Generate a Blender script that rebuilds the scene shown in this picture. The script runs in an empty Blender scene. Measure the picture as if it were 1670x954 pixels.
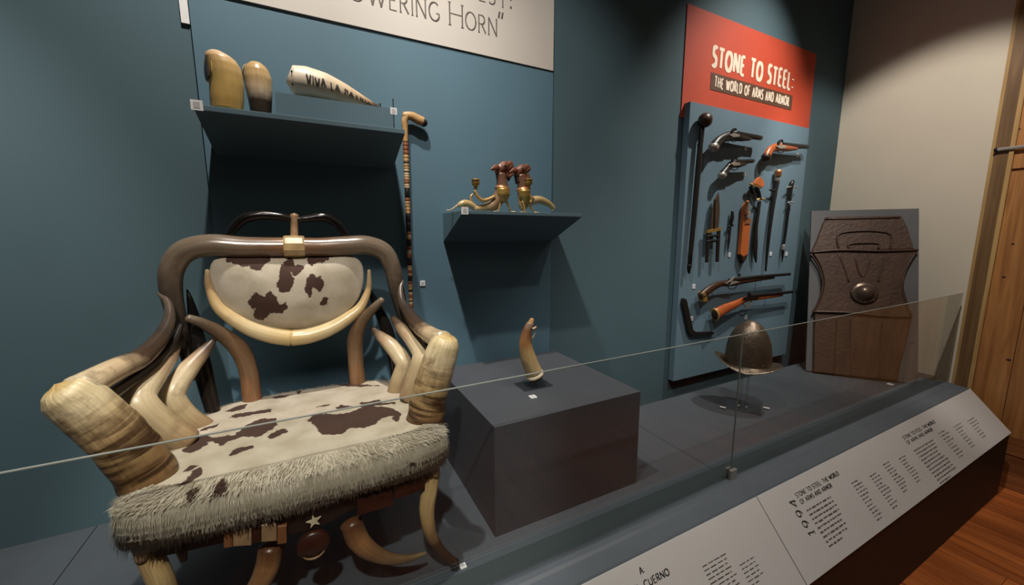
import bpy, bmesh, math, random
import numpy as np
from mathutils import Vector, Matrix, noise as mnoise

random.seed(7)
SC = bpy.context.scene
COL = SC.collection
# ------------------------------------------------------------------ camera
# World: X along the back wall (to the right), Y towards the back wall, Z up.
# Z = 0 is the top of the display platform; the room floor lies at FLOOR.
FLOOR = -0.665
F_PX, YAW, PITCH, ROLL = 630.08, 0.473272, 0.145621, 0.00109
CAM = Vector((0, 0, 1.05))
_f = Vector((math.sin(YAW)*math.cos(PITCH), math.cos(YAW)*math.cos(PITCH), -math.sin(PITCH)))
_r = Vector((math.cos(YAW), -math.sin(YAW), 0))
_d = _f.cross(_r)
_r2 = _r*math.cos(ROLL) + _d*math.sin(ROLL)
_d2 = -_r*math.sin(ROLL) + _d*math.cos(ROLL)
cd = bpy.data.cameras.new('camera')
cam = bpy.data.objects.new('camera', cd); COL.objects.link(cam)
cd.sensor_width = 36.0; cd.lens = 36.0*F_PX/1670.0; cd.clip_start = 0.02
m = Matrix.Identity(4)
for i in range(3):
    m[i][0] = _r2[i]; m[i][1] = -_d2[i]; m[i][2] = -_f[i]; m[i][3] = CAM[i]
cam.matrix_world = m
SC.camera = cam

# ------------------------------------------------------------------ world and lights
SC.view_settings.view_transform = 'Standard'; SC.view_settings.look = 'None'
SC.view_settings.exposure = 0.0; SC.view_settings.gamma = 1.0
SC.view_settings.use_curve_mapping = False
w = bpy.data.worlds.new('world'); SC.world = w; w.use_nodes = True
bg = w.node_tree.nodes['Background']
bg.inputs[0].default_value = (1.0, 0.93, 0.85, 1); bg.inputs[1].default_value = 0.02

def spot(name, loc, target, power, angle, blend, color, size=0.04):
    l = bpy.data.lights.new(name, 'SPOT'); l.energy = power; l.spot_size = math.radians(angle)
    l.spot_blend = blend; l.color = color; l.shadow_soft_size = size
    o = bpy.data.objects.new(name, l); COL.objects.link(o); o.location = loc
    o.rotation_euler = (Vector(target)-Vector(loc)).to_track_quat('-Z', 'Y').to_euler()
    return o
WARM = (1.0, 0.93, 0.84)
spot('track_spot_chair', (0.03, 1.02, 3.45), (-0.05, 1.72, 1.3), 265, 80, 1.0, WARM, 0.03)
spot('track_spot_shelf', (0.10, 0.55, 3.45), (1.25, 1.834, 1.10), 170, 52, 0.9, WARM, 0.03)
spot('track_spot_side', (-1.75, 0.5, 3.0), (-1.35, 1.8, 1.15), 190, 46, 0.7, WARM, 0.05)
spot('added_fill_seat', (-0.35, -0.9, 3.1), (-0.05, 1.15, 0.46), 285, 29, 0.5, WARM, 0.05)  # unseen front fill, added to brighten the seat front and back pad
spot('track_spot_arms', (3.05, 0.75, 3.5), (2.72, 1.8, 1.55), 265, 60, 1.0, WARM, 0.03)
spot('track_spot_corner', (2.3, 0.6, 3.2), (4.12, 1.35, 1.0), 165, 56, 0.45, WARM, 0.03)
spot('added_fill_labels', (1.7, -0.1, 3.4), (2.0, 0.72, -0.1), 175, 66, 0.8, WARM, 0.05)  # extra downlight added to brighten the sloping text panels
al = bpy.data.lights.new('added_fill_floor', 'AREA'); al.shape = 'RECTANGLE'; al.size = 2.4; al.size_y = 1.0; al.energy = 7; al.color = (1.0, 0.82, 0.62)  # unseen area fill, added to brighten the floor and its glass reflection
ao = bpy.data.objects.new('added_fill_floor', al); COL.objects.link(ao); ao.location = (2.4, -1.1, 3.3)

# ------------------------------------------------------------------ helpers
def ray(px, py):
    return (_r2*((px-835.0)/F_PX) + _d2*((py-477.0)/F_PX) + _f)
def P(px, py, Y):
    d = ray(px, py); return CAM + d*((Y-CAM.y)/d.y)
def PZ(px, py, Z):
    d = ray(px, py); return CAM + d*((Z-CAM.z)/d.z)
def PX(px, py, X):
    d = ray(px, py); return CAM + d*((X-CAM.x)/d.x)
def PPL(px, py, p0, n):
    d = ray(px, py); return CAM + d*((p0-CAM).dot(n)/d.dot(n))

def lin(c):
    return tuple(((x/255.0)/12.92 if x/255.0 <= 0.04045 else ((x/255.0+0.055)/1.055)**2.4) for x in c)

def base_mat(name):
    mt = bpy.data.materials.new(name); mt.use_nodes = True
    nt = mt.node_tree; b = nt.nodes['Principled BSDF']
    return mt, nt, b
def mat(name, rgb, rough=0.5, metal=0.0, var=0.12, scale=12.0, bump=0.0, bscale=60.0, stretch=(1,1,1), spec=0.5, rgb2=None, detail=4.0):
    mt, nt, b = base_mat(name)
    c = lin(rgb); c2 = lin(rgb2) if rgb2 else tuple(x*(1-var) for x in c)
    tc = nt.nodes.new('ShaderNodeTexCoord'); mp = nt.nodes.new('ShaderNodeMapping')
    mp.inputs['Scale'].default_value = stretch
    nt.links.new(tc.outputs['Object'], mp.inputs[0])
    n = nt.nodes.new('ShaderNodeTexNoise'); n.inputs['Scale'].default_value = scale; n.inputs['Detail'].default_value = detail
    nt.links.new(mp.outputs[0], n.inputs['Vector'])
    rp = nt.nodes.new('ShaderNodeValToRGB')
    rp.color_ramp.elements[0].position = 0.3; rp.color_ramp.elements[0].color = (*c2, 1)
    rp.color_ramp.elements[1].position = 0.7; rp.color_ramp.elements[1].color = (*c, 1)
    nt.links.new(n.outputs['Fac'], rp.inputs[0]); nt.links.new(rp.outputs[0], b.inputs['Base Color'])
    b.inputs['Roughness'].default_value = rough; b.inputs['Metallic'].default_value = metal
    b.inputs['Specular IOR Level'].default_value = spec
    if bump:
        n2 = nt.nodes.new('ShaderNodeTexNoise'); n2.inputs['Scale'].default_value = bscale; n2.inputs['Detail'].default_value = 6
        nt.links.new(mp.outputs[0], n2.inputs['Vector'])
        bp = nt.nodes.new('ShaderNodeBump'); bp.inputs['Strength'].default_value = bump; bp.inputs['Distance'].default_value = 0.01
        nt.links.new(n2.outputs['Fac'], bp.inputs['Height']); nt.links.new(bp.outputs[0], b.inputs['Normal'])
    return mt

def horn_mat(name, stops, rough=0.28, blotch=0.35, streak=0.3, bump=0.15, blotch_rgb=(70, 50, 30), ridges=0.0, bscale=14.0):
    """colour along the horn (UV u = length, v = around) with fibres and blotches"""
    mt, nt, b = base_mat(name); N = nt.nodes; Lk = nt.links
    uv = N.new('ShaderNodeUVMap'); uv.uv_map = 'UVMap'
    sp = N.new('ShaderNodeSeparateXYZ'); Lk.new(uv.outputs[0], sp.inputs[0])
    tc = N.new('ShaderNodeTexCoord')
    nz = N.new('ShaderNodeTexNoise'); nz.inputs['Scale'].default_value = 22; nz.inputs['Detail'].default_value = 5
    Lk.new(tc.outputs['Object'], nz.inputs['Vector'])
    ad = N.new('ShaderNodeMath'); ad.operation = 'MULTIPLY_ADD'; ad.inputs[1].default_value = 0.22
    Lk.new(nz.outputs['Fac'], ad.inputs[0])
    sb = N.new('ShaderNodeMath'); sb.operation = 'SUBTRACT'; sb.inputs[1].default_value = 0.11
    Lk.new(sp.outputs[0], sb.inputs[0]); Lk.new(sb.outputs[0], ad.inputs[2])
    rp = N.new('ShaderNodeValToRGB'); cr = rp.color_ramp
    for i, (t, c) in enumerate(stops):
        e = cr.elements[i] if i < 2 else cr.elements.new(t)
        e.position = t; e.color = (*lin(c), 1)
    Lk.new(ad.outputs[0], rp.inputs[0])
    # fibres along the horn
    mp = N.new('ShaderNodeMapping'); mp.inputs['Scale'].default_value = (2.5, 26.0, 1)
    Lk.new(uv.outputs[0], mp.inputs[0])
    n2 = N.new('ShaderNodeTexNoise'); n2.inputs['Scale'].default_value = 1.0; n2.inputs['Detail'].default_value = 6
    Lk.new(mp.outputs[0], n2.inputs['Vector'])
    mr = N.new('ShaderNodeMapRange'); mr.inputs[1].default_value = 0.35; mr.inputs[2].default_value = 0.75
    mr.inputs[3].default_value = 0.0; mr.inputs[4].default_value = streak
    Lk.new(n2.outputs['Fac'], mr.inputs[0])
    mx = N.new('ShaderNodeMix'); mx.data_type = 'RGBA'; mx.inputs['B'].default_value = (*lin(blotch_rgb), 1)
    Lk.new(rp.outputs[0], mx.inputs['A']); Lk.new(mr.outputs[0], mx.inputs['Factor'])
    # blotches
    n3 = N.new('ShaderNodeTexNoise'); n3.inputs['Scale'].default_value = bscale; n3.inputs['Detail'].default_value = 8; n3.inputs['Roughness'].default_value = 0.65
    Lk.new(tc.outputs['Object'], n3.inputs['Vector'])
    mr3 = N.new('ShaderNodeMapRange'); mr3.inputs[1].default_value = 0.52; mr3.inputs[2].default_value = 0.68
    mr3.inputs[3].default_value = 0.0; mr3.inputs[4].default_value = blotch
    Lk.new(n3.outputs['Fac'], mr3.inputs[0])
    mx2 = N.new('ShaderNodeMix'); mx2.data_type = 'RGBA'; mx2.inputs['B'].default_value = (*lin(blotch_rgb), 1)
    Lk.new(mx.outputs['Result'], mx2.inputs['A']); Lk.new(mr3.outputs[0], mx2.inputs['Factor'])
    last = mx2.outputs['Result']
    if ridges:
        mpr = N.new('ShaderNodeMapping'); mpr.inputs['Scale'].default_value = (34.0, 2.2, 1); Lk.new(uv.outputs[0], mpr.inputs[0])
        nr = N.new('ShaderNodeTexNoise'); nr.inputs['Scale'].default_value = 1.0; nr.inputs['Detail'].default_value = 3; nr.inputs['Distortion'].default_value = 0.6
        Lk.new(mpr.outputs[0], nr.inputs['Vector'])
        ra = N.new('ShaderNodeMapRange'); ra.inputs[1].default_value = 0.44; ra.inputs[2].default_value = 0.60; ra.inputs[4].default_value = ridges; Lk.new(nr.outputs['Fac'], ra.inputs[0])
        rb = N.new('ShaderNodeMapRange'); rb.inputs[1].default_value = 0.26; rb.inputs[2].default_value = 0.56; rb.inputs[3].default_value = 1.0; rb.inputs[4].default_value = 0.0; Lk.new(ad.outputs[0], rb.inputs[0])
        rm = N.new('ShaderNodeMath'); rm.operation = 'MULTIPLY'; Lk.new(ra.outputs[0], rm.inputs[0]); Lk.new(rb.outputs[0], rm.inputs[1])
        mx3 = N.new('ShaderNodeMix'); mx3.data_type = 'RGBA'; mx3.inputs['B'].default_value = (*lin((62, 42, 24)), 1)
        Lk.new(last, mx3.inputs['A']); Lk.new(rm.outputs[0], mx3.inputs['Factor']); last = mx3.outputs['Result']
    Lk.new(last, b.inputs['Base Color'])
    b.inputs['Roughness'].default_value = rough
    bp = N.new('ShaderNodeBump'); bp.inputs['Strength'].default_value = bump; bp.inputs['Distance'].default_value = 0.006
    Lk.new(n2.outputs['Fac'], bp.inputs['Height']); Lk.new(bp.outputs[0], b.inputs['Normal'])
    return mt

class MB:
    """collects shapes; build() links them as ONE mesh object"""
    def __init__(s): s.v = []; s.f = []; s.uv = []; s.sm = []
    def add(s, vs, fs, uvs=None, smooth=False):
        k = len(s.v); s.v += [tuple(x) for x in vs]; s.f += [tuple(i+k for i in f) for f in fs]
        s.uv += (uvs if uvs else [(0.5, 0.5)]*len(vs)); s.sm += [smooth]*len(fs); return s
    def box(s, x0, x1, y0, y1, z0, z1):
        v = [(x0,y0,z0),(x1,y0,z0),(x1,y1,z0),(x0,y1,z0),(x0,y0,z1),(x1,y0,z1),(x1,y1,z1),(x0,y1,z1)]
        return s.add(v, [(0,3,2,1),(4,5,6,7),(0,1,5,4),(1,2,6,5),(2,3,7,6),(3,0,4,7)])
    def obox(s, c, ax, ay, az, hx, hy, hz):
        c = Vector(c); ax = Vector(ax).normalized(); ay = Vector(ay).normalized(); az = Vector(az).normalized()
        v = [c+ax*(i*hx)+ay*(j*hy)+az*(k*hz) for k in (-1,1) for (i,j) in ((-1,-1),(1,-1),(1,1),(-1,1))]
        return s.add(v, [(0,3,2,1),(4,5,6,7),(0,1,5,4),(1,2,6,5),(2,3,7,6),(3,0,4,7)])
    def tube(s, pts, rad, n=14, sub=6, flat=1.0, up=None, ridge=0.0, caps=True, rfreq=60, seed=0):
        pts = [Vector(p) for p in pts]
        if not hasattr(rad, '__len__'): rad = [rad]*len(pts)
        C, R = spline(pts, rad, sub)
        T = []
        for i in range(len(C)):
            a = C[max(i-1,0)]; b = C[min(i+1,len(C)-1)]; T.append((b-a).normalized())
        u = Vector(up) if up else (Vector((0,0,1)) if abs(T[0].z) < 0.9 else Vector((0,1,0)))
        nrm = (u - T[0]*u.dot(T[0])).normalized()
        vs = []; uvs = []; m_ = len(C)
        for i in range(m_):
            nrm = (nrm - T[i]*nrm.dot(T[i])).normalized(); bi = T[i].cross(nrm)
            t = i/(m_-1)
            for k in range(n):
                a = 2*math.pi*k/n; r = R[i]
                if ridge:
                    r *= 1 + ridge*(mnoise.noise(Vector((t*rfreq, math.cos(a)*1.2+seed, math.sin(a)*1.2))) + 0.6*math.sin(t*rfreq*1.3))*max(0.03, 1-t*1.9)
                vs.append(C[i] + nrm*(math.cos(a)*r) + bi*(math.sin(a)*r*flat)); uvs.append((t, k/n))
        fs = [(i*n+k, i*n+(k+1)%n, (i+1)*n+(k+1)%n, (i+1)*n+k) for i in range(m_-1) for k in range(n)]
        k0 = len(vs)
        if caps:
            vs += [C[0]-T[0]*R[0]*0.45, C[-1]+T[-1]*R[-1]*0.45]; uvs += [(0,0.5),(1,0.5)]
            fs += [(k0, (k+1)%n, k) for k in range(n)] + [(k0+1, (m_-1)*n+k, (m_-1)*n+(k+1)%n) for k in range(n)]
        return s.add(vs, fs, uvs, True)
    def lathe(s, c, axis, prof, n=24, xdir=None, sx=1.0, sy=1.0, smooth=True):
        """prof: list of (height along axis, radius)"""
        c = Vector(c); az = Vector(axis).normalized()
        ax = Vector(xdir) if xdir else (Vector((1,0,0)) if abs(az.x) < 0.8 else Vector((0,0,1)))
        ax = (ax-az*ax.dot(az)).normalized(); ay = az.cross(ax)
        vs = []; uvs = []; L_ = len(prof)
        for i, (h, r) in enumerate(prof):
            for k in range(n):
                a = 2*math.pi*k/n; vs.append(c+az*h+ax*(r*math.cos(a)*sx)+ay*(r*math.sin(a)*sy)); uvs.append((i/(L_-1), k/n))
        fs = [(i*n+k, i*n+(k+1)%n, (i+1)*n+(k+1)%n, (i+1)*n+k) for i in range(L_-1) for k in range(n)]
        fs += [tuple(reversed(range(n))), tuple(range((L_-1)*n, L_*n))]
        return s.add(vs, fs, uvs, smooth)
    def slab(s, poly, nrm, thick, inset=0.0):
        """closed polygon extruded by thick along nrm; the front edge is chamfered by inset"""
        poly = [Vector(p) for p in poly]; nrm = Vector(nrm).normalized(); n = len(poly)
        cen = sum(poly, Vector())/n
        top = [p+nrm*thick for p in poly]
        if inset:
            mid = [p+nrm*(thick-inset) for p in poly]
            top = [p + (cen-p).normalized()*inset for p in top]
            vs = poly+mid+top; lv = 3
        else: vs = poly+top; lv = 2
        # orientation
        ar = Vector()
        for i in range(n): ar += (poly[i]-cen).cross(poly[(i+1)%n]-cen)
        pos = ar.dot(nrm) > 0
        fs = []
        for l in range(lv-1):
            for k in range(n):
                q = (l*n+k, l*n+(k+1)%n, (l+1)*n+(k+1)%n, (l+1)*n+k); fs.append(q if pos else tuple(reversed(q)))
        a = tuple(range((lv-1)*n, lv*n)); b_ = tuple(reversed(range(n)))
        fs += [a if pos else tuple(reversed(a)), b_ if pos else tuple(reversed(b_))]
        return s.add(vs, fs)
    def ell(s, c, rx, ry, rz, n=16, ax=None, ay=None, az=None):
        c = Vector(c); ax = Vector(ax or (1,0,0)); ay = Vector(ay or (0,1,0)); az = Vector(az or (0,0,1))
        vs = []; m_ = n//2; uvs = []
        for i in range(m_+1):
            th = math.pi*i/m_
            for k in range(n):
                a = 2*math.pi*k/n
                vs.append(c+ax*(rx*math.sin(th)*math.cos(a))+ay*(ry*math.sin(th)*math.sin(a))-az*(rz*math.cos(th))); uvs.append((i/m_, k/n))
        fs = [(i*n+k, i*n+(k+1)%n, (i+1)*n+(k+1)%n, (i+1)*n+k) for i in range(m_) for k in range(n)]
        return s.add(vs, fs, uvs, True)
    def build(s, name, material, parent=None, bevel=0.0, shade=None):
        me = bpy.data.meshes.new(name)
        if parent is not None:
            org = parent.matrix_basis.translation.copy()
            q = parent.parent
            while q is not None: org += q.matrix_basis.translation; q = q.parent
        else:
            a = np.array(s.v); org = Vector(((a[:,0].min()+a[:,0].max())/2, (a[:,1].min()+a[:,1].max())/2, a[:,2].min()))
        me.from_pydata([tuple(Vector(v)-org) for v in s.v], [], s.f)
        ul = me.uv_layers.new(name='UVMap')
        idx = np.zeros(len(me.loops), dtype=np.int32); me.loops.foreach_get('vertex_index', idx)
        uva = np.array(s.uv, dtype=np.float32)[idx]; ul.data.foreach_set('uv', uva.ravel())
        me.polygons.foreach_set('use_smooth', [bool(x) if shade is None else shade for x in s.sm])
        if bevel:
            bm = bmesh.new(); bm.from_mesh(me); bmesh.ops.remove_doubles(bm, verts=bm.verts, dist=1e-6)
            bmesh.ops.bevel(bm, geom=[e for e in bm.edges if len(e.link_faces) == 2 and e.calc_face_angle(0) > 0.5], offset=bevel, segments=2, affect='EDGES', profile=0.6)
            bm.to_mesh(me); bm.free()
        me.materials.append(material); me.update()
        o = bpy.data.objects.new(name, me); COL.objects.link(o)
        if parent is not None: o.parent = parent
        else: o.location = org
        return o

def spline(pts, rad, sub):
    if len(pts) == 2:
        C = [pts[0].lerp(pts[1], i/sub) for i in range(sub+1)]; return C, [rad[0]+(rad[1]-rad[0])*i/sub for i in range(sub+1)]
    C = []; R = []; n = len(pts)
    for i in range(n-1):
        p0 = pts[i-1] if i else pts[0]*2-pts[1]; p1 = pts[i]; p2 = pts[i+1]; p3 = pts[i+2] if i+2 < n else pts[-1]*2-pts[-2]
        for j in range(sub):
            t = j/sub; t2 = t*t; t3 = t2*t
            C.append(0.5*((2*p1)+(p2-p0)*t+(2*p0-5*p1+4*p2-p3)*t2+(3*p1-p0-3*p2+p3)*t3)); R.append(rad[i]+(rad[i+1]-rad[i])*t)
    C.append(pts[-1]); R.append(rad[-1]); return C, R

def tag(o, label, cat, group=None, kind=None):
    if label: o['label'] = label
    if cat: o['category'] = cat
    if group: o['group'] = group
    if kind: o['kind'] = kind
    return o
def thing(name, label, cat, loc, group=None):
    o = bpy.data.objects.new(name, None); COL.objects.link(o); o.location = loc; o.empty_display_size = 0.05
    return tag(o, label, cat, group)
def struct(o): o['kind'] = 'structure'; return o

# ---- stroke lettering: each glyph is polylines in a box of height 1
def arc(cx, cy, rx, ry, a0, a1, n=10):
    return [(cx+rx*math.cos(math.radians(a0+(a1-a0)*i/n)), cy+ry*math.sin(math.radians(a0+(a1-a0)*i/n))) for i in range(n+1)]
G = {
 'A': (.72, [[(0,0),(.36,1),(.72,0)], [(.13,.34),(.59,.34)]]),
 'B': (.58, [[(.04,0),(.04,1)], [(.04,1)]+arc(.3,.76,.22,.24,90,-90)+[(.04,.52)], [(.04,.52)]+arc(.3,.26,.26,.26,90,-90)+[(.04,0)]]),
 'C': (.72, [arc(.42,.5,.4,.5,50,310,16)]),
 'D': (.74, [[(.05,0),(.05,1),(.25,1)]+arc(.28,.5,.42,.5,90,-90,14)+[(.05,0)]]),
 'E': (.52, [[(.5,1),(.05,1),(.05,0),(.5,0)], [(.05,.52),(.42,.52)]]),
 'F': (.5, [[(.5,1),(.05,1),(.05,0)], [(.05,.52),(.42,.52)]]),
 'G': (.8, [arc(.42,.5,.4,.5,50,330,16)+[(.76,.42),(.52,.42)]]),
 'H': (.74, [[(.05,0),(.05,1)], [(.69,0),(.69,1)], [(.05,.52),(.69,.52)]]),
 'I': (.12, [[(.06,0),(.06,1)]]),
 'L': (.5, [[(.05,1),(.05,0),(.48,0)]]),
 'M': (.86, [[(.04,0),(.14,1),(.43,.2),(.72,1),(.82,0)]]),
 'N': (.74, [[(.05,0),(.05,1),(.69,0),(.69,1)]]),
 'O': (.84, [arc(.42,.5,.4,.5,0,360,20)]),
 'P': (.56, [[(.05,0),(.05,1),(.26,1)]+arc(.28,.74,.24,.26,90,-90)+[(.05,.48)]]),
 'R': (.62, [[(.05,0),(.05,1),(.26,1)]+arc(.28,.75,.23,.25,90,-90)+[(.05,.5)], [(.26,.5),(.6,0)]]),
 'S': (.52, [arc(.28,.75,.22,.25,40,230,10)+arc(.24,.25,.24,.26,60,-140,10)]),
 'T': (.66, [[(.33,0),(.33,1)], [(0,1),(.66,1)]]),
 'U': (.7, [[(.05,1),(.05,.3)]+arc(.35,.3,.3,.3,180,360)+[(.65,1)]]),
 'V': (.7, [[(0,1),(.35,0),(.7,1)]]),
 'W': (1.0, [[(0,1),(.26,0),(.5,.9),(.74,0),(1,1)]]),
 ':': (.16, [[(.08,.08),(.08,.16)], [(.08,.55),(.08,.63)]]),
 '\u201d': (.34, [[(.1,1),(.04,.7)], [(.28,1),(.22,.7)]]),
 ' ': (.34, []),
}
def strokes(mb, text, org, xd, yd, nd, h, wv, wh, gap=0.12, xs=1.0, slant=0.0, jitter=0.0, serif=0.0, small=None, lift=0.0008, fit=None, step=None):
    """flat ribbons; wv / wh: width of upright / level strokes; small: height of all but the marked capitals"""
    org = Vector(org); xd = Vector(xd).normalized(); yd = Vector(yd).normalized(); nd = Vector(nd).normalized()
    def run(draw):
        x = 0.0
        for ci, ch in enumerate(text):
            big = ch.isupper(); hh = h if (big or small is None) else small
            wd, pl = G[ch.upper()]; jy = jitter*h*math.sin(ci*2.3+0.7); k = 1.0
            if draw:
                for line in pl:
                    pts = [((x+px*hh*xs+slant*py*hh)*draw, py*hh+jy) for px, py in line]
                    ribbon(pts)
                    if serif:
                        for e, nx in ((pts[0], pts[1]), (pts[-1], pts[-2])):
                            if abs(e[1]-nx[1]) > 2*abs(e[0]-nx[0]): ribbon([(e[0]-serif*hh, e[1]), (e[0]+serif*hh, e[1])])
            x += (wd*xs + gap)*hh
        return x
    cnt = [0]
    def ribbon(line):
        # sharp corners start a new ribbon; long straight strokes are cut into short steps
        cur = [line[0]]
        for i in range(1, len(line)):
            cur.append(line[i])
            if i < len(line)-1:
                a1 = math.atan2(line[i][1]-line[i-1][1], line[i][0]-line[i-1][0]); a2 = math.atan2(line[i+1][1]-line[i][1], line[i+1][0]-line[i][0])
                if abs((a2-a1+math.pi) % (2*math.pi)-math.pi) > 0.8: band(cur); cur = [line[i]]
        band(cur)
    def band(pts):
        if step:
            q = [pts[0]]
            for a, b in zip(pts[:-1], pts[1:]):
                k_ = max(1, int(math.hypot(b[0]-a[0], b[1]-a[1])/step))
                q += [(a[0]+(b[0]-a[0])*i/k_, a[1]+(b[1]-a[1])*i/k_) for i in range(1, k_+1)]
            pts = q
        n = len(pts); L_ = []; R_ = []
        for i in range(n):
            a = pts[max(i-1,0)]; b = pts[min(i+1,n-1)]; dx = b[0]-a[0]; dy = b[1]-a[1]; l = math.hypot(dx,dy) or 1; dx/=l; dy/=l
            wd = (wv*abs(dy)+wh*abs(dx))*0.5
            L_.append((pts[i][0]-dy*wd, pts[i][1]+dx*wd)); R_.append((pts[i][0]+dy*wd, pts[i][1]-dx*wd))
        cnt[0] += 1
        vs = [org+xd*p[0]+yd*p[1]+nd*(lift+cnt[0]*2.5e-5) for p in L_+R_]
        mb.add(vs, [(i, i+n, i+n+1, i+1) for i in range(n-1)])
    tot = run(0)
    run((fit/tot) if fit else 1.0)
    return mb

def poly_field(pts, polys):
    """signed distance (positive inside) of 2-D points to the union of polygons"""
    pts = np.asarray(pts, float); best = np.full(len(pts), -1.0)
    for poly in polys:
        q = np.asarray(poly, float); n = len(q); ins = np.zeros(len(pts), bool); d2 = np.full(len(pts), 1e9)
        for i in range(n):
            a = q[i]; b = q[(i+1) % n]; ab = b-a; ap = pts-a
            t = np.clip((ap@ab)/(ab@ab+1e-12), 0, 1); d2 = np.minimum(d2, ((ap-t[:,None]*ab)**2).sum(1))
            c = (a[1] > pts[:,1]) != (b[1] > pts[:,1])
            xi = (b[0]-a[0])*(pts[:,1]-a[1])/((b[1]-a[1]) or 1e-12)+a[0]
            ins ^= c & (pts[:,0] < xi)
        d = np.sqrt(d2); best = np.maximum(best, np.where(ins, d, -d))
    return best

# ------------------------------------------------------------------ materials
M = {}
M['teal'] = mat('teal_wall_paint', (75, 100, 110), 0.75, var=0.06, scale=3, bump=0.03, bscale=180)
M['panel_blue'] = mat('blue_panel_paint', (84, 116, 133), 0.7, var=0.05, scale=4, bump=0.02, bscale=200)
M['board_blue'] = mat('pale_blue_board_paint', (100, 126, 141), 0.7, var=0.05, scale=4, bump=0.02, bscale=200)
M['cream_wall'] = mat('cream_wall_paint', (214, 204, 186), 0.8, var=0.04, scale=3, bump=0.03, bscale=160)
M['platform'] = mat('grey_platform_paint', (72, 79, 87), 0.6, var=0.12, scale=6, bump=0.03, bscale=150)
M['ledge'] = mat('blue_grey_ledge_paint', (88, 96, 104), 0.5, var=0.1, scale=5)
M['dark_strip'] = mat('dark_teal_strip', (52, 64, 66), 0.55, var=0.15, scale=5)
M['base_dark'] = mat('dark_brown_base_paint', (34, 27, 22), 0.6, var=0.2, scale=5)
M['ped'] = mat('charcoal_pedestal_paint', (70, 74, 81), 0.62, var=0.12, scale=5, bump=0.02, bscale=150)
M['shelf'] = mat('shelf_paint', (84, 109, 121), 0.6, var=0.06, scale=6)
M['white'] = mat('white_board', (200, 194, 186), 0.6, var=0.03, scale=4)
M['label_white'] = mat('label_paper', (235, 235, 235), 0.6, var=0.02)
M['ink'] = mat('black_ink', (44, 40, 38), 0.7, var=0.1)
M['ink_soft'] = mat('grey_ink', (96, 88, 82), 0.7, var=0.1)
M['panel_text'] = mat('white_text_panel', (204, 202, 200), 0.5, var=0.03, scale=3)
M['red'] = mat('red_sign_paint', (194, 72, 45), 0.6, var=0.1, scale=5)
M['sign_brown'] = mat('brown_sign_bar', (92, 62, 44), 0.6)
M['sign_white'] = mat('sign_white_paint', (236, 218, 196), 0.6, var=0.05)
M['steel'] = mat('steel', (180, 174, 166), 0.35, metal=0.55, var=0.1)
M['dark_steel'] = mat('dark_gun_steel', (52, 50, 50), 0.35, metal=0.7, var=0.3, scale=30)
M['brass'] = mat('brass', (186, 152, 82), 0.38, metal=0.6, var=0.25, scale=25, bump=0.3, bscale=90)
M['gold'] = mat('pale_gilt', (205, 165, 100), 0.4, metal=0.4, var=0.2, scale=40)
M['copper'] = mat('copper', (200, 140, 100), 0.35, metal=0.6, var=0.2, scale=30)
M['wood_dark'] = mat('dark_walnut', (62, 38, 24), 0.4, var=0.35, scale=14, stretch=(1, 1, 4))
M['wood_orange'] = mat('orange_stock_wood', (178, 92, 46), 0.35, var=0.35, scale=16)
M['wood_black'] = mat('blackened_wood', (30, 27, 25), 0.4, var=0.3, scale=20)
M['orange'] = mat('orange_leather', (206, 112, 56), 0.5, var=0.2, scale=30)
M['helmet'] = mat('helmet_steel', (122, 108, 94), 0.38, metal=0.75, var=0.35, scale=22, bump=0.25, bscale=60)
M['leather'] = mat('brown_shield_leather', (78, 53, 38), 0.5, var=0.4, scale=9, bump=0.3, bscale=45)
M['leather2'] = mat('brown_leather_relief', (70, 47, 34), 0.45, var=0.4, scale=14, bump=0.3, bscale=60)
M['boss'] = mat('iron_boss', (108, 92, 80), 0.3, metal=0.6, var=0.3, scale=30)
M['board_grey'] = mat('grey_backing_board', (92, 92, 94), 0.7, var=0.1, scale=6)
M['chrome'] = mat('chrome_rail', (205, 200, 194), 0.3, metal=0.45, var=0.05)
M['edge'] = mat('polished_glass_edge', (140, 146, 140), 0.3, var=0.05, spec=0.8)

def glass_mat(name, tint=(0.97, 0.985, 0.975), f0=0.045, rough=0.0):
    """thin clear sheet: Schlick reflection over straight transmission"""
    mt, nt, b = base_mat(name); nt.nodes.remove(b); N = nt.nodes; Lk = nt.links
    out = N['Material Output']
    tr = N.new('ShaderNodeBsdfTransparent'); tr.inputs[0].default_value = (*tint, 1)
    gl = N.new('ShaderNodeBsdfGlossy'); gl.inputs['Roughness'].default_value = rough
    ge = N.new('ShaderNodeNewGeometry'); dt = N.new('ShaderNodeVectorMath'); dt.operation = 'DOT_PRODUCT'
    Lk.new(ge.outputs['Incoming'], dt.inputs[0]); Lk.new(ge.outputs['Normal'], dt.inputs[1])
    ab = N.new('ShaderNodeMath'); ab.operation = 'ABSOLUTE'; Lk.new(dt.outputs['Value'], ab.inputs[0])
    iv = N.new('ShaderNodeMath'); iv.operation = 'SUBTRACT'; iv.inputs[0].default_value = 1.0; Lk.new(ab.outputs[0], iv.inputs[1])
    pw_ = N.new('ShaderNodeMath'); pw_.operation = 'POWER'; pw_.inputs[1].default_value = 5.0; Lk.new(iv.outputs[0], pw_.inputs[0])
    fm = N.new('ShaderNodeMath'); fm.operation = 'MULTIPLY_ADD'; fm.inputs[1].default_value = 1-f0; fm.inputs[2].default_value = f0; Lk.new(pw_.outputs[0], fm.inputs[0])
    mx = N.new('ShaderNodeMixShader')
    Lk.new(fm.outputs[0], mx.inputs[0]); Lk.new(tr.outputs[0], mx.inputs[1]); Lk.new(gl.outputs[0], mx.inputs[2])
    Lk.new(mx.outputs[0], out.inputs[0]); return mt
M['glass'] = glass_mat('clear_glass')
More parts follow.
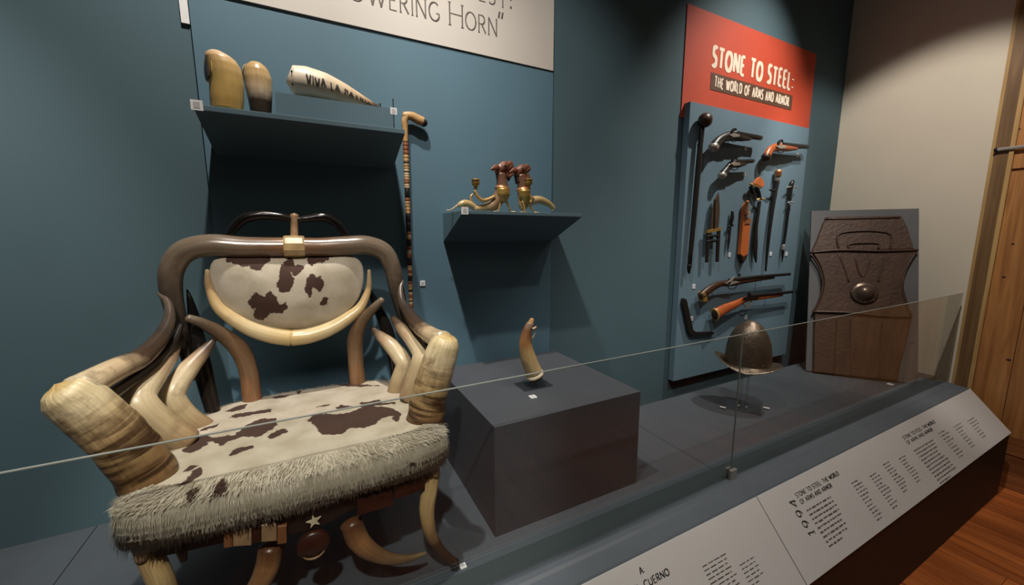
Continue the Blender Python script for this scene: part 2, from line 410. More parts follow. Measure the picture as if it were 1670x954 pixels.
M['acrylic'] = glass_mat('clear_acrylic', (0.86, 0.87, 0.87), 0.12, 0.05)

def pine_mat(name, rgb, dark, axis, knots=True, gs=5.0):
    """pine: grain stretched along one axis, round dark knots"""
    mt, nt, b = base_mat(name); N = nt.nodes; Lk = nt.links
    tc = N.new('ShaderNodeTexCoord'); mp = N.new('ShaderNodeMapping')
    oi = N.new('ShaderNodeObjectInfo')
    sc = [1.0, 1.0, 1.0]; sc[axis] = 0.06; mp.inputs['Scale'].default_value = sc
    vm = N.new('ShaderNodeVectorMath'); vm.operation = 'ADD'
    Lk.new(tc.outputs['Object'], vm.inputs[0]); Lk.new(oi.outputs['Location'], vm.inputs[1]); Lk.new(vm.outputs[0], mp.inputs[0])
    n1 = N.new('ShaderNodeTexNoise'); n1.inputs['Scale'].default_value = gs*6; n1.inputs['Detail'].default_value = 6; n1.inputs['Distortion'].default_value = 1.0
    Lk.new(mp.outputs[0], n1.inputs['Vector'])
    rp = N.new('ShaderNodeValToRGB'); rp.color_ramp.elements[0].position = 0.32; rp.color_ramp.elements[0].color = (*lin(dark), 1)
    rp.color_ramp.elements[1].position = 0.66; rp.color_ramp.elements[1].color = (*lin(rgb), 1)
    Lk.new(n1.outputs['Fac'], rp.inputs[0]); last = rp.outputs[0]
    # board to board tone
    hs = N.new('ShaderNodeHueSaturation'); mr0 = N.new('ShaderNodeMapRange'); mr0.inputs[3].default_value = 0.8; mr0.inputs[4].default_value = 1.2
    Lk.new(oi.outputs['Random'], mr0.inputs[0]); Lk.new(mr0.outputs[0], hs.inputs['Value']); Lk.new(last, hs.inputs['Color']); last = hs.outputs[0]
    if knots:
        mk = N.new('ShaderNodeMapping'); s2 = [4.2, 4.2, 4.2]; s2[axis] = 3.0; mk.inputs['Scale'].default_value = s2
        Lk.new(vm.outputs[0], mk.inputs[0])
        vo = N.new('ShaderNodeTexVoronoi'); vo.inputs['Scale'].default_value = 1.0; Lk.new(mk.outputs[0], vo.inputs['Vector'])
        mr = N.new('ShaderNodeMapRange'); mr.inputs[1].default_value = 0.05; mr.inputs[2].default_value = 0.10; mr.inputs[3].default_value = 0.9; mr.inputs[4].default_value = 0.0
        Lk.new(vo.outputs['Distance'], mr.inputs[0])
        mx = N.new('ShaderNodeMix'); mx.data_type = 'RGBA'; mx.inputs['B'].default_value = (*lin((60, 30, 18)), 1)
        Lk.new(mr.outputs[0], mx.inputs['Factor']); Lk.new(last, mx.inputs['A']); last = mx.outputs['Result']
    Lk.new(last, b.inputs['Base Color']); b.inputs['Roughness'].default_value = 0.4
    return mt
M['pine'] = pine_mat('knotty_pine', (176, 124, 72), (140, 92, 50), 2)
M['pine_h'] = pine_mat('knotty_pine_level', (150, 96, 58), (110, 66, 38), 1, knots=False)
M['pine_light'] = pine_mat('pale_pine_bead', (206, 170, 112), (186, 146, 92), 2, knots=False)
M['pine_trim'] = pine_mat('brown_pine_trim', (140, 108, 72), (112, 84, 54), 2, knots=False)
M['floor'] = pine_mat('orange_floor_board', (196, 112, 56), (156, 80, 38), 1, knots=False, gs=4)

# ------------------------------------------------------------------ the setting
YW = 1.834; XC = 4.12
struct(MB().box(-4.0, XC+0.1, YW, YW+0.1, FLOOR, 3.6).build('wall_back', M['teal']))
wr = struct(MB().box(XC, XC+0.1, 0.945, YW, FLOOR, 3.6).build('wall_right', M['cream_wall']))
# pine wall: continues the cream wall towards the viewer
pw = struct(MB().box(XC+0.012, XC+0.1, -2.2, 0.945, FLOOR, 3.6).build('wall_far_right', M['pine_h']))
MB().box(XC-0.004, XC+0.012, 0.927, 0.945, FLOOR, 3.6).build('edge_bead', M['pine_light'], pw)
MB().box(XC-0.012, XC+0.012, 0.862, 0.927, FLOOR, 3.6).build('trim_board', M['pine_trim'], pw)
MB().box(XC-0.022, XC+0.012, 0.842, 0.862, FLOOR, 3.6).build('corner_bead', M['pine_light'], pw)
y = 0.842; k = 0
while y > -2.1:
    wd = 0.155 + 0.02*((k*7) % 3)
    MB().box(XC-0.002, XC+0.012, y-wd+0.003, y-0.001, -0.30, 1.462).build('pine_board', M['pine'], pw)
    MB().box(XC-0.002, XC+0.012, y-wd+0.003, y-0.001, 1.482, 3.6).build('pine_board', M['pine'], pw)
    y -= wd; k += 1
z = FLOOR
for k, hgt in enumerate((0.12, 0.12, 0.122)):
    MB().box(XC-0.006+0.004*(k % 2), XC+0.012, -2.2, 0.842, z+0.003, z+hgt).build('level_board', M['pine_h'], pw); z += hgt
M['knot'] = mat('dark_pine_knot', (58, 30, 18), 0.45, var=0.3, scale=60)
for kx, ky, kr in ((1630, 329, .013), (1602, 439, .012), (1637, 452, .009), (1574, 543, .012), (1660, 211, .012), (1645, 587, .011), (1652, 398, .008)):
    c = PX(kx, ky, XC-0.002); MB().lathe(c, (-1, 0, 0), [(-0.002, kr), (0.0003, kr), (0.0006, kr*0.7), (0.0006, kr*0.1)], n=14, xdir=(0, 0, 1), sx=0.75, sy=1.0).build('knot', M['knot'], pw)
# floor with boards running towards the case
fl = struct(MB().box(-4.0, XC+0.1, -2.6, YW+0.1, FLOOR-0.06, FLOOR-0.018).build('floor', M['base_dark']))
x = XC; k = 0
while x > -3.9:
    wd = 0.085
    y0 = -2.5
    cuts = [-2.5, -2.5+0.5+0.9*((k*0.37) % 1.0), -0.35+0.8*((k*0.61) % 1.0), 0.9]
    for a, b in zip(cuts[:-1], cuts[1:]):
        MB().box(x-wd+0.0012, x-0.0012, a+0.001, b-0.001, FLOOR-0.018, FLOOR-0.0006*((k*3) % 2)).build('floor_board', M['floor'], fl)
    x -= wd; k += 1

# ---- display platform (one long built-in case base)
XL, XS, XE = -2.6, 1.5515, 3.99
pf = thing('display_platform', 'long grey display platform carrying the chair, pedestal and helmet', 'platform', (0.7, 1.2, FLOOR))
MB().box(XL, XE, 0.85, 1.62, FLOOR+0.0, -0.031).build('core', M['base_dark'], pf)
MB().box(XL, XE, 0.625, 0.85, FLOOR, -0.236).build('front_base', M['base_dark'], pf)
SX = -0.772
MB().box(XL, SX-0.0015, 1.03, YW-0.001, -0.03, 0).build('top_board', M['platform'], pf)
MB().box(SX+0.0015, XS-0.0015, 1.03, YW-0.001, -0.03, 0).build('top_board', M['platform'], pf)
MB().box(XS+0.0015, XC-0.002, 1.03, 1.665, -0.03, 0).build('top_board', M['platform'], pf)
MB().box(XL, XC-0.14, 0.952, 1.03, -0.03, -0.001).build('front_strip', M['dark_strip'], pf)  # separate darker teal strip along the platform front, just inside the glass
lm = MB()
prof = [(0.952, -0.03), (0.952, 0.004), (0.940, 0.008), (0.905, 0.008), (0.895, 0.002), (0.835, -0.001), (0.828, -0.008), (0.828, -0.03)]
vs = [(XL, a, b) for a, b in prof]+[(XE, a, b) for a, b in prof]; n = len(prof)
lm.add(vs, [(i, (i+1) % n, n+(i+1) % n, n+i) for i in range(n)]+[tuple(range(n))[::-1], tuple(range(n, 2*n))])
lm.build('ledge', M['ledge'], pf)
# end cheek of the sloping front
MB().slab([(XE-0.004, 0.826, -0.012), (XE-0.004, 0.632, -0.232), (XE-0.004, 0.72, -0.232), (XE-0.004, 0.826, -0.1)], (-1, 0, 0), 0.012).build('end_cheek', M['base_dark'], pf)
MB().slab([(XE-0.001, 0.85, -0.031), (XE-0.001, 1.03, -0.031), (XE-0.001, 1.03, FLOOR), (XE-0.001, 0.70, FLOOR), (XE-0.001, 0.70, -0.15)], (1, 0, 0), 0.01).build('end_panel', M['base_dark'], pf)

# ---- sloping text panels on the front of the platform
pn = Vector((0, -0.232, 0.209)).normalized(); pn = Vector((0, -0.743, 0.669))
A0 = Vector((0, 0.828, -0.004)); dn = Vector((0, 0.622-0.828, -0.232+0.004)); LEN = dn.length; dn.normalize()
nrm = Vector((1, 0, 0)).cross(-dn); nrm.normalize()
if nrm.z < 0: nrm = -nrm
def text_panel(x0, x1, label):
    o = MB().slab([A0+Vector((x0,0,0)), A0+Vector((x1,0,0)), A0+dn*LEN+Vector((x1,0,0)), A0+dn*LEN+Vector((x0,0,0))], nrm, 0.006)
    root = thing('text_panel', label, 'sign', ((x0+x1)/2, 0.63, -0.232), 'sloping text panels')
    o.build('board', M['panel_text'], root, bevel=0.0012); return root
def sl(x, s): return A0+Vector((x, 0, 0))+dn*s+nrm*0.0062
def para(root, x0, x1, s, lines, lh, th, ragged=0.15, seed=1):
    rnd = random.Random(seed); mb = MB()
    for i in range(lines):
        x = x0; xe = x1-(x1-x0)*ragged*rnd.random(); ss = s+i*lh
        if i == lines-1: xe = x0+(x1-x0)*0.55
        while x < xe:
            wl = rnd.uniform(0.012, 0.034); b = min(x+wl, xe)
            t_ = th*rnd.uniform(0.75, 1.1)
            mb.add([sl(x, ss), sl(b, ss), sl(b, ss+t_), sl(x, ss+t_)], [(0, 3, 2, 1)]); x = b+rnd.uniform(0.004, 0.008)
    o = mb.build('paragraph', M['ink_soft'], root); o['kind'] = 'stuff'
tp1 = text_panel(-2.4, 1.536, 'white sloping text panel in front of the horn chair, heading ends CUERNO')
tp2 = text_panel(1.540, 3.986, 'white sloping text panel marked 1994 below the helmet and weapons')
def pix_sl(px, py):
    p = PPL(px, py, A0+nrm*0.006, nrm); return p.x, (p-(A0+nrm*0.006)).dot(dn)
def heading(root, text, org, h, wv, fit, name='heading', mt='ink'):
    mb = MB(); strokes(mb, text, org, (1, 0, 0), -dn, nrm, h, wv, wv*0.85, gap=0.2, fit=fit, lift=0.0); mb.build(name, M[mt], root)
xb, sb = pix_sl(1094, 936)
heading(tp1, 'DEL CUERNO', sl(xb-0.176, sb), 0.0185, 0.0034, 0.176, 'lettering')
heading(tp1, 'A:', sl(xb-0.112, sb-0.036), 0.0185, 0.0034, 0.024, 'lettering')
xb, sb = pix_sl(1146, 926)
para(tp1, xb, xb+0.13, sb-0.004, 9, 0.0125, 0.0042, seed=3)
para(tp1, xb+0.16, xb+0.25, sb+0.045, 6, 0.0125, 0.004, seed=8)
# second panel: year, headings, columns of text
xb, sb = pix_sl(1300, 812); xe, se = pix_sl(1368, 772)
heading(tp2, 'STONE TO STEEL: THE WORLD', sl(xb, sb), 0.016, 0.0032, xe-xb)
heading(tp2, 'OF ARMS AND ARMOR', sl(xb+0.004, sb+0.026), 0.016, 0.0032, (xe-xb)*0.72)
xh, sh_ = pix_sl(1475, 717); xh2, _ = pix_sl(1525, 688)
for i in range(2):
    heading(tp2, ('STONE TO STEEL: THE WORLD', 'OF ARMS AND ARMOR')[i], sl(xh, sh_+0.026*i), 0.015, 0.0036, (xh2-xh)*(1, .8)[i])
# year, set sideways
G.update({'1': (.4, [[(.05,.8),(.24,1),(.24,0)], [(.06,0),(.42,0)]]), '9': (.62, [arc(.3,.68,.26,.3,0,360,14), arc(.02,.62,.54,.62,5,-62,8)]), '4': (.66, [[(.5,0),(.5,1),(.02,.3),(.66,.3)]])})
mb = MB(); xy, sy = pix_sl(1289, 808)
strokes(mb, '1994', sl(xy+0.010, sy+0.150), -dn, (-1, 0, 0), nrm, 0.040, 0.0048, 0.0034, gap=0.3, slant=0.15, fit=0.145, lift=0)
mb.build('year', M['ink'], tp2)
xb, sb = pix_sl(1315, 832); para(tp2, xb, xb+0.20, sb, 9, 0.0165, 0.0065, seed=4)
xb, sb = pix_sl(1388, 788)
for j in range(4):
    para(tp2, xb+0.16*j, xb+0.16*j+0.085, sb+0.012*(j % 2), 12-j, 0.014, 0.005, 0.5, seed=10+j)
xb, sb = pix_sl(1490, 735); para(tp2, xb, xb+0.26, sb, 11, 0.0165, 0.0065, seed=21)
for j in range(3):
    x0 = xb+0.36+0.21*j; para(tp2, x0, x0+0.12, sb-0.01+0.01*j, 9-j, 0.017, 0.005, 0.5, seed=30+j)

# ---- glass barrier in two panes
GY = 0.947; GH = 0.648
for x0, x1, lab in ((XL, 1.5475, 'clear low glass barrier pane in front of the horn chair'), (1.5555, 4.05, 'clear low glass barrier pane in front of the helmet and shield')):
    r_ = thing('glass_barrier', lab, 'glass barrier', ((x0+x1)/2, GY, 0.009), 'glass barrier panes')
    MB().box(x0, x1, GY-0.003, GY+0.003, 0.009, GH-0.002).build('pane', M['glass'], r_)
    MB().box(x0, x1, GY-0.003, GY+0.003, GH-0.002, GH).build('top_edge', M['edge'], r_)
    if x0 > 0: MB().box(x0-0.0015, x0, GY-0.003, GY+0.003, 0.009, GH).build('side_edge', M['edge'], r_)
cl = thing('glass_clip', 'small metal clip holding the joint of the two glass panes', 'clip', (1.5515, GY, 0.008))
MB().box(1.531, 1.572, GY-0.017, GY-0.0045, 0.008, 0.05).build('front_plate', M['steel'], cl, bevel=0.0015)
MB().box(1.531, 1.572, GY+0.0045, GY+0.012, 0.008, 0.05).build('rear_plate', M['steel'], cl, bevel=0.0015)
MB().box(1.5482, 1.5518, GY-0.0045, GY+0.0045, 0.008, 0.046).build('web', M['steel'], cl)

# ---- blue back panel, banner, sign
bp_ = thing('back_panel', 'tall blue display panel on the teal wall behind the horn chair', 'panel', (0.425, YW-0.006, 0.002))
MB().box(-0.327, 1.176, YW-0.012, YW-0.0005, 0.002, 3.3).build('board', M['panel_blue'], bp_)
PYF = YW-0.012
bn = thing('title_banner', 'white title banner reading HORN high on the blue panel', 'banner', (0.425, PYF, 1.895))
MB().box(-0.327, 1.172, PYF-0.006, PYF, 1.897, 2.75).build('board', M['white'], bn)
mb = MB(); q0 = P(732, 39.5, PYF-0.0065); q1 = P(826, 60, PYF-0.0065)
hH = P(733, 3, PYF-0.0065).z-q0.z
bx_ = P(636, 12, PYF-0.0065); 
# "Horn" with a tall first letter, small capitals after it
strokes(mb, 'H', q0, (1,0,0), (0,0,1), (0,-1,0), hH, 0.0062, 0.003, serif=0.07)
o_ = P(759, 43.5, PYF-0.0065); e_ = P(812, 56, PYF-0.0065); hs = hH*0.80
strokes(mb, 'ORN', (o_.x, q0.y, q0.z), (1,0,0), (0,0,1), (0,-1,0), hs, 0.0055, 0.0028, gap=0.18, serif=0.06, fit=(e_.x-o_.x)*1.04)
qq = P(812, 46, PYF-0.0065)
strokes(mb, '\u201d', (qq.x, q0.y, q0.z+hs*0.25), (1,0,0), (0,0,1), (0,-1,0), hH, 0.008, 0.004)
e1 = P(719, 36, PYF-0.0065)
s1 = P(635, 18, PYF-0.0065)
strokes(mb, 'ERING', (s1.x, q0.y, q0.z), (1,0,0), (0,0,1), (0,-1,0), hs, 0.0055, 0.0028, gap=0.2, serif=0.06, fit=(e1.x-s1.x)*1.03)
strokes(mb, 'TOW', (s1.x-hs*2.95, q0.y, q0.z), (1,0,0), (0,0,1), (0,-1,0), hs, 0.0055, 0.0028, gap=0.2, serif=0.05, fit=hs*2.95)
mb.build('lettering', M['ink_soft'], bn); mb = MB()
r1 = P(838, 14, PYF-0.0065)
strokes(mb, 'WEST:', (r1.x-hs*3.6, q0.y, r1.z-0.008), (1,0,0), (0,0,1), (0,-1,0), hs, 0.0055, 0.0028, gap=0.22, serif=0.06, fit=hs*3.65)
mb.build('lettering', M['ink_soft'], bn)
ws = MB().box(-0.354, -0.331, YW-0.008, YW-0.0005, 1.785, 2.2).build('label_strip', M['label_white'])
tag(ws, 'narrow upright white strip on the wall left of the blue panel', 'label')

sg = thing('title_sign', 'red sign reading STONE TO STEEL above the weapons', 'sign', (2.9, YW-0.003, 1.82))
SGY = YW-0.006
a = [P(1119, 9, SGY), P(1330, 84, SGY), P(1321, 209, SGY), P(1113, 190, SGY)]
sx0 = (a[0].x+a[3].x)/2; sx1 = (a[1].x+a[2].x)/2; sz0 = 1.80; sz1 = (a[0].z+a[1].z)/2
MB().box(sx0, sx1, SGY, YW, sz0, sz1).build('board', M['red'], sg)
b0 = P(1160, 120, SGY-0.002); b1 = P(1293, 154, SGY-0.002); b2 = P(1160, 148, SGY-0.002); b3 = P(1290, 178, SGY-0.002)
zb1 = (b0.z+b1.z)/2; zb0 = (b2.z+b3.z)/2
MB().box(b0.x, b1.x, SGY-0.002, SGY, zb0, zb1).build('title_bar', M['sign_brown'], sg)
t0 = P(1161, 111, SGY-0.0012); t1 = P(1295, 144, SGY-0.0012); tt = P(1163, 80, SGY)
zt = (t0.z+t1.z)/2; hT = (tt.z-t0.z)
mb = MB(); strokes(mb, 'STONE TO STEEL:', (t0.x, SGY-0.0005, zt), (1,0,0), (0,0,1), (0,-1,0), hT*1.0, 0.023, 0.020, gap=0.2, xs=0.72, jitter=0.03, slant=0.03, fit=t1.x-t0.x, lift=0.0012)
mb.build('lettering', M['sign_white'], sg)
u0 = P(1165, 143, SGY-0.003); u1 = P(1287, 170, SGY-0.003)
mb = MB(); zu = zb0+(zb1-zb0)*0.22
strokes(mb, 'THE WORLD OF ARMS AND ARMOR', (u0.x, SGY-0.0025, zu), (1,0,0), (0,0,1), (0,-1,0), (zb1-zb0)*0.58, 0.0105, 0.0095, gap=0.22, xs=0.7, jitter=0.05, fit=u1.x-u0.x, lift=0.001)
mb.build('subtitle', M['sign_white'], sg)

# ------------------------------------------------------------------ number labels
def face_label(c, size, nd, ud, label, group, hgt=None, th=0.004):
    nd = Vector(nd).normalized(); ud = Vector(ud).normalized(); xd = ud.cross(nd).normalized(); h = hgt or size
    c = Vector(c)
    r_ = thing('number_label', label, 'label', c-ud*(h/2), group)
    MB().obox(c+nd*(th/2), xd, ud, nd, size/2, h/2, th/2).build('card', M['label_white'], r_)
    MB().obox(c+nd*(th+0.0002), xd, ud, nd, size*0.27, h*0.3, 0.0002).build('number_print', M['print_grey'], r_)
    return r_
M['print_grey'] = mat('pale_grey_print', (196, 196, 198), 0.6, var=0.2, scale=200)

# ------------------------------------------------------------------ shelves
def wedge_shelf(x0, x1, yf, zt, th, zb, name_label):
    r_ = thing('wall_shelf', name_label, 'shelf', ((x0+x1)/2, PYF, zb), 'wedge shaped blue wall shelves')
    pr = [(yf, zt), (PYF-0.0005, zt), (PYF-0.0005, zb), (yf, zt-th)]
    b = MB(); vs = [(x0, a, c) for a, c in pr]+[(x1, a, c) for a, c in pr]
    b.add(vs, [(0,1,5,4),(1,2,6,5),(2,3,7,6),(3,0,4,7),(3,2,1,0),(4,5,6,7)])
    b.build('body', M['shelf'], r_, bevel=0.0015); return r_
ZU = 1.450; ZL = 1.156; YF = 1.555
wedge_shelf(-0.295, 0.340, YF, ZU, 0.017, 1.345, 'upper blue wedge shelf holding the horn cups, behind the chair')
wedge_shelf(0.562, 1.182, YF, ZL, 0.015, 1.022, 'lower blue wedge shelf holding the two griffin candlesticks')
rs = MB().box(-0.082, 0.318, 1.645, PYF-0.001, ZU+0.0005, ZU+0.095).build('riser_block', M['shelf'])
tag(rs, 'low blue riser block under the inscribed horn on the upper shelf', 'riser')
face_label((P(321, 172, YF-0.002).x, YF-0.0005, ZU-0.004), 0.03, (0,-1,0), (0,0,1), 'white number label on the left front corner of the upper shelf', 'number labels')
face_label((P(758, 346, YF-0.002).x, YF-0.0005, ZL-0.002), 0.03, (0,-1,0), (0,0,1), 'white number label on the front edge of the griffin shelf', 'number labels')
lb = P(642, 181, 1.585)
st = face_label((lb.x, 1.588, lb.z), 0.024, (0,-1,0), (0,0,1), 'white number label standing at the right end of the upper shelf', 'number labels')
MB().box(lb.x-0.0015, lb.x+0.0015, 1.588, 1.591, ZU+0.0005, lb.z+0.045).build('pin', M['dark_steel'], st)
q = P(689, 462, PYF-0.002); face_label((q.x, PYF, q.z), 0.024, (0,-1,0), (0,0,1), 'white number label on the wall to the right of the striped cane', 'number labels')

# ------------------------------------------------------------------ horn vessels on the upper shelf
M['horn_yellow'] = horn_mat('yellow_horn', [(0, (196, 160, 92)), (0.5, (206, 174, 104)), (0.8, (200, 166, 112)), (1, (206, 176, 140))], 0.3, 0.15, 0.2, blotch_rgb=(130, 95, 50))
M['horn_two'] = horn_mat('two_tone_horn', [(0, (40, 34, 30)), (0.34, (64, 55, 48)), (0.48, (216, 194, 166)), (0.66, (206, 176, 132)), (1, (190, 156, 98))], 0.3, 0.2, 0.3, blotch_rgb=(70, 52, 36))
M['horn_inside'] = mat('dark_horn_inside', (52, 20, 12), 0.4)
YV = 1.605
def vessel(rings, yv, mouth, material, label):
    """stout horn cup: a stack of ellipses; above split the left side is cut flat, an open mouth facing left"""
    z0 = ZU+0.0006; L3 = []
    for yp, xl, xr in rings:
        a = P(xl, yp, yv); b = P(xr, yp, yv); L3.append([a.x, b.x, a.z, yp])
    L3[0][2] = z0
    base = Vector(((L3[0][0]+L3[0][1])/2, yv, z0))
    root = thing('horn_cup', label, 'cup', base, 'horn cups on the upper shelf')
    rows = []
    for q in range(len(L3)-1):
        for k in range(5):
            t = k/5; rows.append([L3[q][i]+(L3[q+1][i]-L3[q][i])*t for i in range(4)])
    rows.append(L3[-1]); n = 44; vs = []; uv = []; c_, s_ = 1.0, 0.0; ztop = rows[-1][2]
    def turn(x, y): return base.x+(x-base.x)*c_-(y-yv)*s_, yv+(x-base.x)*s_+(y-yv)*c_
    for xl, xr, zz, yp in rows:
        ex = 0.0; r = (xr-xl+ex)/2; cx = xr-r
        for k in range(n):
            a = 2*math.pi*k/n; x_ = max(cx+r*math.cos(a), xl); x_, y_ = turn(x_, yv+r*0.95*math.sin(a))
            vs.append((x_, y_, zz)); uv.append(((zz-z0)/(ztop-z0), k/n))
    m_ = len(rows)
    fs = [(i*n+k, i*n+(k+1) % n, (i+1)*n+(k+1) % n, (i+1)*n+k) for i in range(m_-1) for k in range(n)]+[tuple(reversed(range(n))), tuple(range((m_-1)*n, m_*n))]
    MB().add(vs, fs, uv, True).build('outer_wall', material, root)
    cen_ = P(*mouth[0], yv+mouth[1]); nd = Vector(mouth[2]).normalized(); vd = Vector((-0.34, 0, 0.94)); vd = (vd-nd*vd.dot(nd)).normalized(); hh, hw = mouth[3], mouth[4]
    MB().lathe(cen_, nd, [(-0.02, 0.80), (-0.008, 0.97), (0.0, 1.0), (0.0022, 0.97), (0.0012, 0.90)], n=36, xdir=vd, sx=hh, sy=hw).build('rim', material, root)
    MB().lathe(cen_, nd, [(-0.004, 0.90), (0.0016, 0.89)], n=36, xdir=vd, sx=hh, sy=hw).build('mouth', M['horn_inside'], root)
    return root
vessel([(181,344,396),(160,342,397),(135,341,397),(115,338,395),(102,336,391),(92,334,384),(86,335,374),(82,342,362)], YV, ((339.5, 108), -0.006, (-0.9, -0.44, 0.1), 0.050, 0.034), M['horn_yellow'], 'large yellow horn cup with dark slit mouth at its left on the upper shelf')
vessel([(186,410,441),(165,405,443),(145,400,444),(124,397,443),(112,398,439),(105,402,433),(101,408,426)], 1.70, ((405, 122), 0.018, (-0.8, 0.6, 0.2), 0.034, 0.026), M['horn_two'], 'smaller horn cup with dark foot and pale top on the upper shelf')

# inscribed powder horn lying on the riser
M['horn_bone'] = horn_mat('bone_white_horn', [(0, (226, 212, 190)), (0.4, (222, 204, 176)), (0.75, (206, 180, 146)), (0.9, (150, 125, 96)), (1, (70, 58, 48))], 0.4, 0.25, 0.22, blotch_rgb=(120, 92, 60))
YH = 1.70
zr = ZU+0.0955
ph = thing('inscribed_horn', 'bone white horn with dark handwriting lying on the shelf riser', 'horn', (P(545, 150, YH).x, YH, zr))
cp = [P(479, 132, YH), P(500, 134, YH), P(530, 142, YH), P(560, 150, YH), P(590, 157, YH), P(614, 163, YH)]
rr = [0.055, 0.059, 0.054, 0.041, 0.024, 0.011]
cp = [Vector((c.x, c.y, max(zr+r*0.92, c.z))) for c, r in zip(cp, rr)]
cp = [Vector((c.x, c.y, zr+h_)) for c, h_ in zip(cp, (0.0585, 0.0585, 0.053, 0.041, 0.025, 0.012))]
MB().tube(cp, rr, n=28, sub=8).build('horn_body', M['horn_bone'], ph)
MB().tube([cp[5]+Vector((-0.004,0,0)), cp[5]+Vector((0.008,0,0.002)), cp[5]+Vector((0.012,0,0.018))], [0.009, 0.007, 0.004], n=12).build('dark_tip', M['wood_black'], ph)
for dz in (-0.02, 0.02):
    MB().ell(cp[0]+Vector((-0.002, -0.046, dz)), 0.005, 0.004, 0.005, 10).build('peg', M['wood_black'], ph)
# handwriting follows the near side of the horn
mb = MB(); flat = MB(); strokes(flat, 'VIVA LA PATRIA', (0,0,0), (1,0,0), (0,1,0), (0,0,1), 0.030, 0.0042, 0.0036, gap=0.2, xs=0.7, jitter=0.09, fit=0.225, lift=0, step=0.004)
Cc, Rc = spline(cp, rr, 12); cxs = [c.x for c in Cc]
def on_horn(x, y):
    X = cp[0].x+0.042+x
    cz = float(np.interp(X, cxs, [c.z for c in Cc])); r = float(np.interp(X, cxs, Rc))
    yy = (y-0.014)*(r/0.056)-0.002
    s_ = max(-0.97, min(0.97, yy/r)); return (X, YH-r*math.sqrt(1-s_*s_)-0.0022, cz+yy)
fv = [on_horn(v[0], v[1]) for v in flat.v]; mb.add(fv, flat.f)
mb.build('handwriting', M['ink'], ph)

# ------------------------------------------------------------------ striped cane hanging on the panel
cn = thing('walking_cane', 'striped horn walking cane with crook handle hanging beside the upper shelf', 'cane', (0.39, PYF-0.03, 0.50))
YC = PYF-0.028
top = P(660, 192, YC); bot = P(672, 545, YC)
M['cane_a'] = mat('cane_tan_horn', (196, 154, 104), 0.35, var=0.3, scale=60)
M['cane_b'] = mat('cane_black_horn', (34, 28, 26), 0.35, var=0.2)
M['cane_c'] = mat('cane_reddish_horn', (150, 92, 62), 0.35, var=0.3, scale=60)
M['cane_d'] = mat('cane_pale_horn', (216, 186, 146), 0.35, var=0.2, scale=60)
rc = random.Random(5); t = 0.0; seq = 'abacadcacbcdacab'
i = 0; ax_ = (bot-top); Lc = ax_.length; ax_.normalize()
start = 0.105
s = start
while s < Lc-0.003:
    key = rc.choices('abcd', (4, 1.5, 3.4, 3.4))[0]
    wd = {'a': .013, 'b': rc.choice((.006, .010, .034)), 'c': .016, 'd': .009}[key]*rc.uniform(0.8, 1.25)
    e = min(Lc, s+wd); r = 0.0125-0.0035*s/Lc
    MB().lathe(top+ax_*s, ax_, [(0, r*0.93), (0.0012, r), (e-s-0.0012, r), (e-s, r*0.93)], n=12).build('horn_ring', M['cane_'+key], cn)
    s = e
MB().tube([top+ax_*start, top+ax_*0.05, top+ax_*0.012, top+Vector((0.012, 0, 0.012))], [0.0115, 0.0125, 0.014, 0.014], n=14).build('neck', M['cane_a'], cn)
hb = P(690, 194, YC)
_b = MB().tube([top+Vector((-0.004, 0, 0.008)), top+Vector((0.03, 0, 0.010)), top+Vector((0.062, 0, -0.002)), hb+Vector((0.0, 0, -0.012))], [0.016, 0.019, 0.021, 0.020], n=16, flat=0.8); hnd_ = _b.build('handle', M['cane_a'], cn)
MB().ell(hb+Vector((0.002, 0, -0.016)), 0.018, 0.016, 0.017, 14).build('handle_cap', M['cane_b'], hnd_)
MB().tube([top+ax_*0.06+Vector((0, 0.004, 0)), top+ax_*0.06+Vector((0, 0.026, 0))], 0.004, n=8).build('hook', M['steel'], cn)
MB().tube([top+ax_*0.7+Vector((0, 0.004, 0)), top+ax_*0.7+Vector((0, 0.026, 0))], 0.004, n=8).build('hook', M['steel'], cn)

